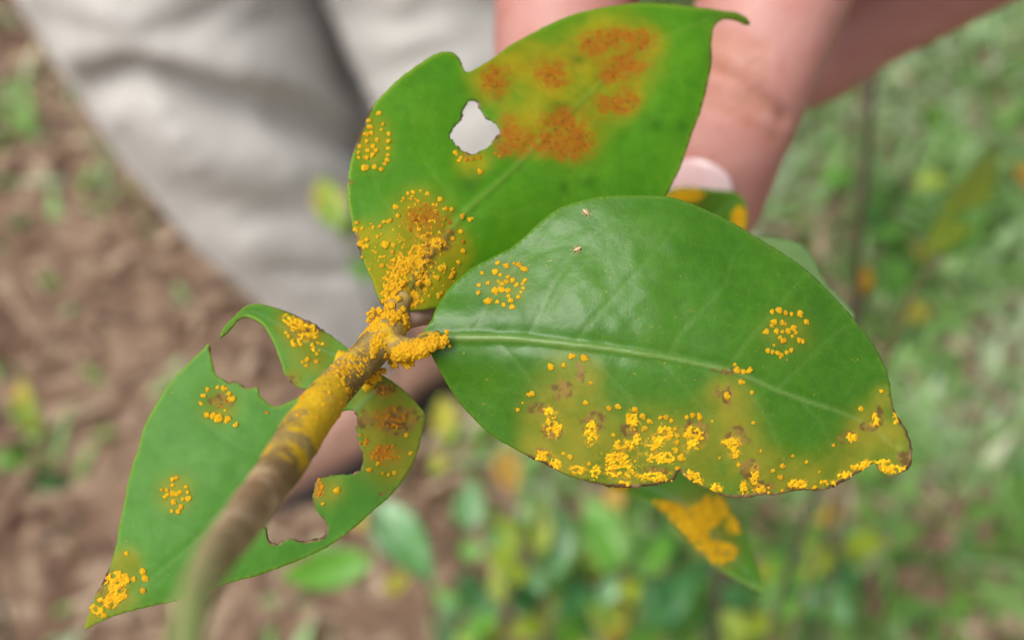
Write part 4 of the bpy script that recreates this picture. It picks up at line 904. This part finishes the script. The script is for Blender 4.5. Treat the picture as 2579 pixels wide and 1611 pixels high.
# ================================================================== seedlings behind
m = Mat('seedling_stem'); M_sst = m.finish(m.bsdf(m.mix(m.ramp(m.noise(60, 3), .35, .65), (.075, .065, .036), (.105, .088, .052)), .7))
m = Mat('seedling_stem_green'); M_sst2 = m.finish(m.bsdf(m.mix(m.ramp(m.noise(60, 3), .35, .65), (.13, .15, .05), (.20, .18, .08)), .7))
def seedling(label, stem_pts, rad, leaves, mat=M_sst, group=None, extra=0, seed=0):
    pts = [Pv(x, y, np.array(d)) for x, y, d in stem_pts]
    low = pts[-1].copy(); foot = low.copy(); foot[1] += .02; foot[2] = float(ground_z(foot[0], foot[1])) - .01
    if low[2] > .05: pts += [low * .55 + foot * .45 + np.array([.006, 0, 0])]
    pts += [foot]
    root = thing('seedling', (foot[0], foot[1], foot[2]), label, 'seedling', group)
    sp_ = smooth3(pts, 5)
    tube('stem', sp_, np.linspace(rad * .7, rad * 1.25, len(sp_)), mat, root, 8, .06, 60)
    r = random.Random(seed)
    L = list(leaves)
    for _ in range(extra):
        i = r.randrange(1, max(2, int(len(sp_) * .75))); x, y, d = [float(t) for t in project(sp_[i])]; x /= V; y /= V
        a = r.uniform(0, 6.28); l = r.uniform(60, 120)
        bx, by = x + math.cos(a) * 18, y + math.sin(a) * 14
        L.append((bx, by, bx + math.cos(a) * l, by + math.sin(a) * l * .8, r.uniform(36, 60), r.choice(['dark', 'bright', 'bright', 'olive', 'pale', 'bright', 'olive']), d))
    for bx, by, tx, ty, w, col, d in L:
        b = Pv(bx, by, np.array(d)); t = Pv(tx, ty, np.array(d + r.uniform(-.02, .03)))
        fc_ = -FWD + np.array([r.uniform(-.35, .35), r.uniform(-.2, .2), r.uniform(0, .6)])
        lf = blade('leaf', b, t, w * K * V * d, M_bg[col], root, r.uniform(.08, .25), r.uniform(.04, .16), 10, fc_, r.uniform(-.4, .4))
        j = int(np.argmin(np.linalg.norm(sp_ - b, axis=1))); s0 = sp_[j]
        if np.linalg.norm(s0 - b) > .002:
            mid_ = (s0 + b) / 2 + np.array([0, 0, -.1 * np.linalg.norm(s0 - b)])
            tube('petiole', [s0, mid_, b + (t - b) * .05], [rad * .5, rad * .42, rad * .35], mat, root, 6)
    return root
seedling('seedling with one bright green and one pale bluish leaf below the chewed leaf', [(872, 1230, .52), (940, 1300, .55), (1010, 1380, .60)], .0016,
    [(872, 1325, 648, 1372, 98, 'bright', .50), (885, 1185, 1028, 1375, 112, 'pale', .53), (960, 1360, 900, 1405, 50, 'yellow', .57), (860, 1240, 800, 1185, 44, 'yg', .54)], M_sst2)
seedling('low seedling with paired dark leaves and upright pale leaves on bare soil', [(1290, 1190, .74), (1240, 1320, .77), (1195, 1440, .80)], .0016,
    [(1312, 1372, 1326, 1178, 84, 'pale', .76), (1280, 1312, 1286, 1175, 52, 'olive', .75), (1232, 1312, 1178, 1215, 58, 'olive', .78), (1095, 1365, 1152, 1458, 74, 'dark', .80), (1195, 1368, 1285, 1440, 74, 'dark', .80), (1395, 1375, 1318, 1455, 78, 'dark', .80), (1272, 1375, 1212, 1335, 56, 'dark', .78), (1105, 1255, 1116, 1128, 76, 'pale', .84), (1188, 1058, 1216, 1168, 64, 'orange', .82), (1140, 1310, 1080, 1290, 50, 'bright', .8)], M_sst, extra=11, seed=3)
seedling('seedling with broad bright green leaves and one yellow leaf at its top', [(1478, 1230, .68), (1475, 1350, .71), (1480, 1480, .74)], .0018,
    [(1482, 1338, 1384, 1168, 112, 'bright', .68), (1502, 1352, 1602, 1258, 74, 'bright', .70), (1520, 1474, 1662, 1338, 106, 'dark', .70), (1482, 1505, 1398, 1425, 96, 'yg', .72), (1486, 1462, 1497, 1398, 66, 'yellow', .73), (1540, 1500, 1480, 1570, 74, 'bright', .72), (1440, 1150, 1470, 1210, 50, 'orange', .69)], M_sst2, extra=11, seed=5)
seedling('dark-stemmed seedling with broad green leaves beside the hanging orange-rusted leaf', [(1690, 1330, .74), (1692, 1430, .77), (1688, 1540, .80)], .0030,
    [(1818, 1442, 1955, 1346, 112, 'bright', .76), (1832, 1440, 1758, 1500, 66, 'olive', .77), (1700, 1400, 1790, 1425, 56, 'dark', .76), (1905, 1385, 2015, 1470, 90, 'pale', .80), (1560, 1440, 1640, 1500, 60, 'pale', .80)], M_sst, extra=10, seed=8)
seedling('thin brown-stemmed seedling with sparse leaves below the glossy leaf tip', [(2003, 1150, .62), (1985, 1280, .65), (1955, 1420, .70)], .0016,
    [(1992, 1190, 1935, 1235, 44, 'orange', .63), (1990, 1255, 2085, 1300, 62, 'pale', .66), (1975, 1320, 1900, 1290, 50, 'olive', .67), (1970, 1350, 2050, 1390, 50, 'dark', .68)], M_sst, extra=6, seed=2)
seedling('tall dark-stemmed sapling with a green leaf and an orange leaf beside the hand', [(2064, 150, .36), (2056, 300, .365), (2044, 430, .37), (2028, 600, .39), (2014, 760, .41), (1990, 950, .45)], .0018,
    [(2110, 695, 2104, 582, 84, 'bright', .45), (2046, 695, 2038, 628, 46, 'orange', .45), (2168, 765, 2152, 695, 64, 'yellow', .48), (2000, 430, 1940, 400, 70, 'bright', .62), (2090, 560, 2140, 520, 40, 'bright', .6)], M_sst)
seedling('slender shoot ending in long upright olive and green leaves', [(2216, 598, .30), (2130, 745, .33), (2075, 900, .38)], .0013,
    [(2214, 600, 2382, 325, 90, 'olive', .30), (2222, 606, 2335, 480, 84, 'bright', .31), (2205, 610, 2165, 560, 66, 'yellow', .31)], M_sst2)
seedling('faint thin stem with few leaves standing in the grass', [(2192, 255, .80), (2140, 420, .85), (2090, 570, .90)], .0022,
    [(2180, 300, 2230, 250, 56, 'bright', .82), (2100, 540, 2060, 500, 50, 'dark', .88)], M_sst, extra=2, seed=4)
seedling('seedling with rust-orange leaves in the grass beyond the olive shoot', [(2450, 440, .58), (2460, 560, .62), (2470, 700, .68)], .0016,
    [(2450, 445, 2402, 375, 62, 'orange', .57), (2455, 470, 2520, 420, 60, 'yg', .58), (2460, 560, 2530, 600, 60, 'bright', .6)], M_sst2)
seedling('yellowing seedling standing in front of the trousers', [(800, 540, .72), (850, 640, .74), (900, 780, .78)], .0013,
    [(800, 535, 752, 408, 78, 'yg', .71), (884, 650, 822, 622, 46, 'bright', .74), (812, 560, 850, 500, 40, 'yg', .73)], M_sst2)
seedling('yellow-green seedling between the tan shoe and the glossy leaf', [(1052, 1020, .74), (1050, 1100, .77), (1055, 1180, .80)], .0012,
    [(1055, 1040, 1046, 925, 62, 'yellow', .73), (1052, 1060, 1100, 1000, 44, 'bright', .75), (1052, 1080, 1010, 1120, 44, 'yg', .76)], M_sst2)
seedling('yellow-green seedling in leaf litter beside the chewed leaf', [(60, 1010, .86), (62, 1080, .88), (66, 1150, .92)], .0014,
    [(62, 1020, 48, 890, 60, 'yg', .85), (60, 1040, 110, 980, 50, 'yg', .86), (64, 1080, 20, 1060, 50, 'bright', .87)], M_sst2, extra=2, seed=6)
seedling('bare brown stem leaning in the leaf litter', [(-20, 1380, .62), (10, 1470, .64), (40, 1560, .67)], .003, [], M_sst)
for k, (x, y, d) in enumerate([(1100, 1400, .84), (1300, 1400, .80), (1420, 1330, .86), (1580, 1400, .80), (1760, 1420, .86), (1880, 1300, .84), (1250, 1230, .90), (1620, 1240, .92)]):
    seedling('bushy low seedling with many small green leaves in the undergrowth below the glossy leaf', [(x, y, d), (x + 12, y + 60, d + .02), (x + 4, y + 120, d + .04)], .0013, [], M_sst2, 'small seedlings in the undergrowth', 9, 20 + k)
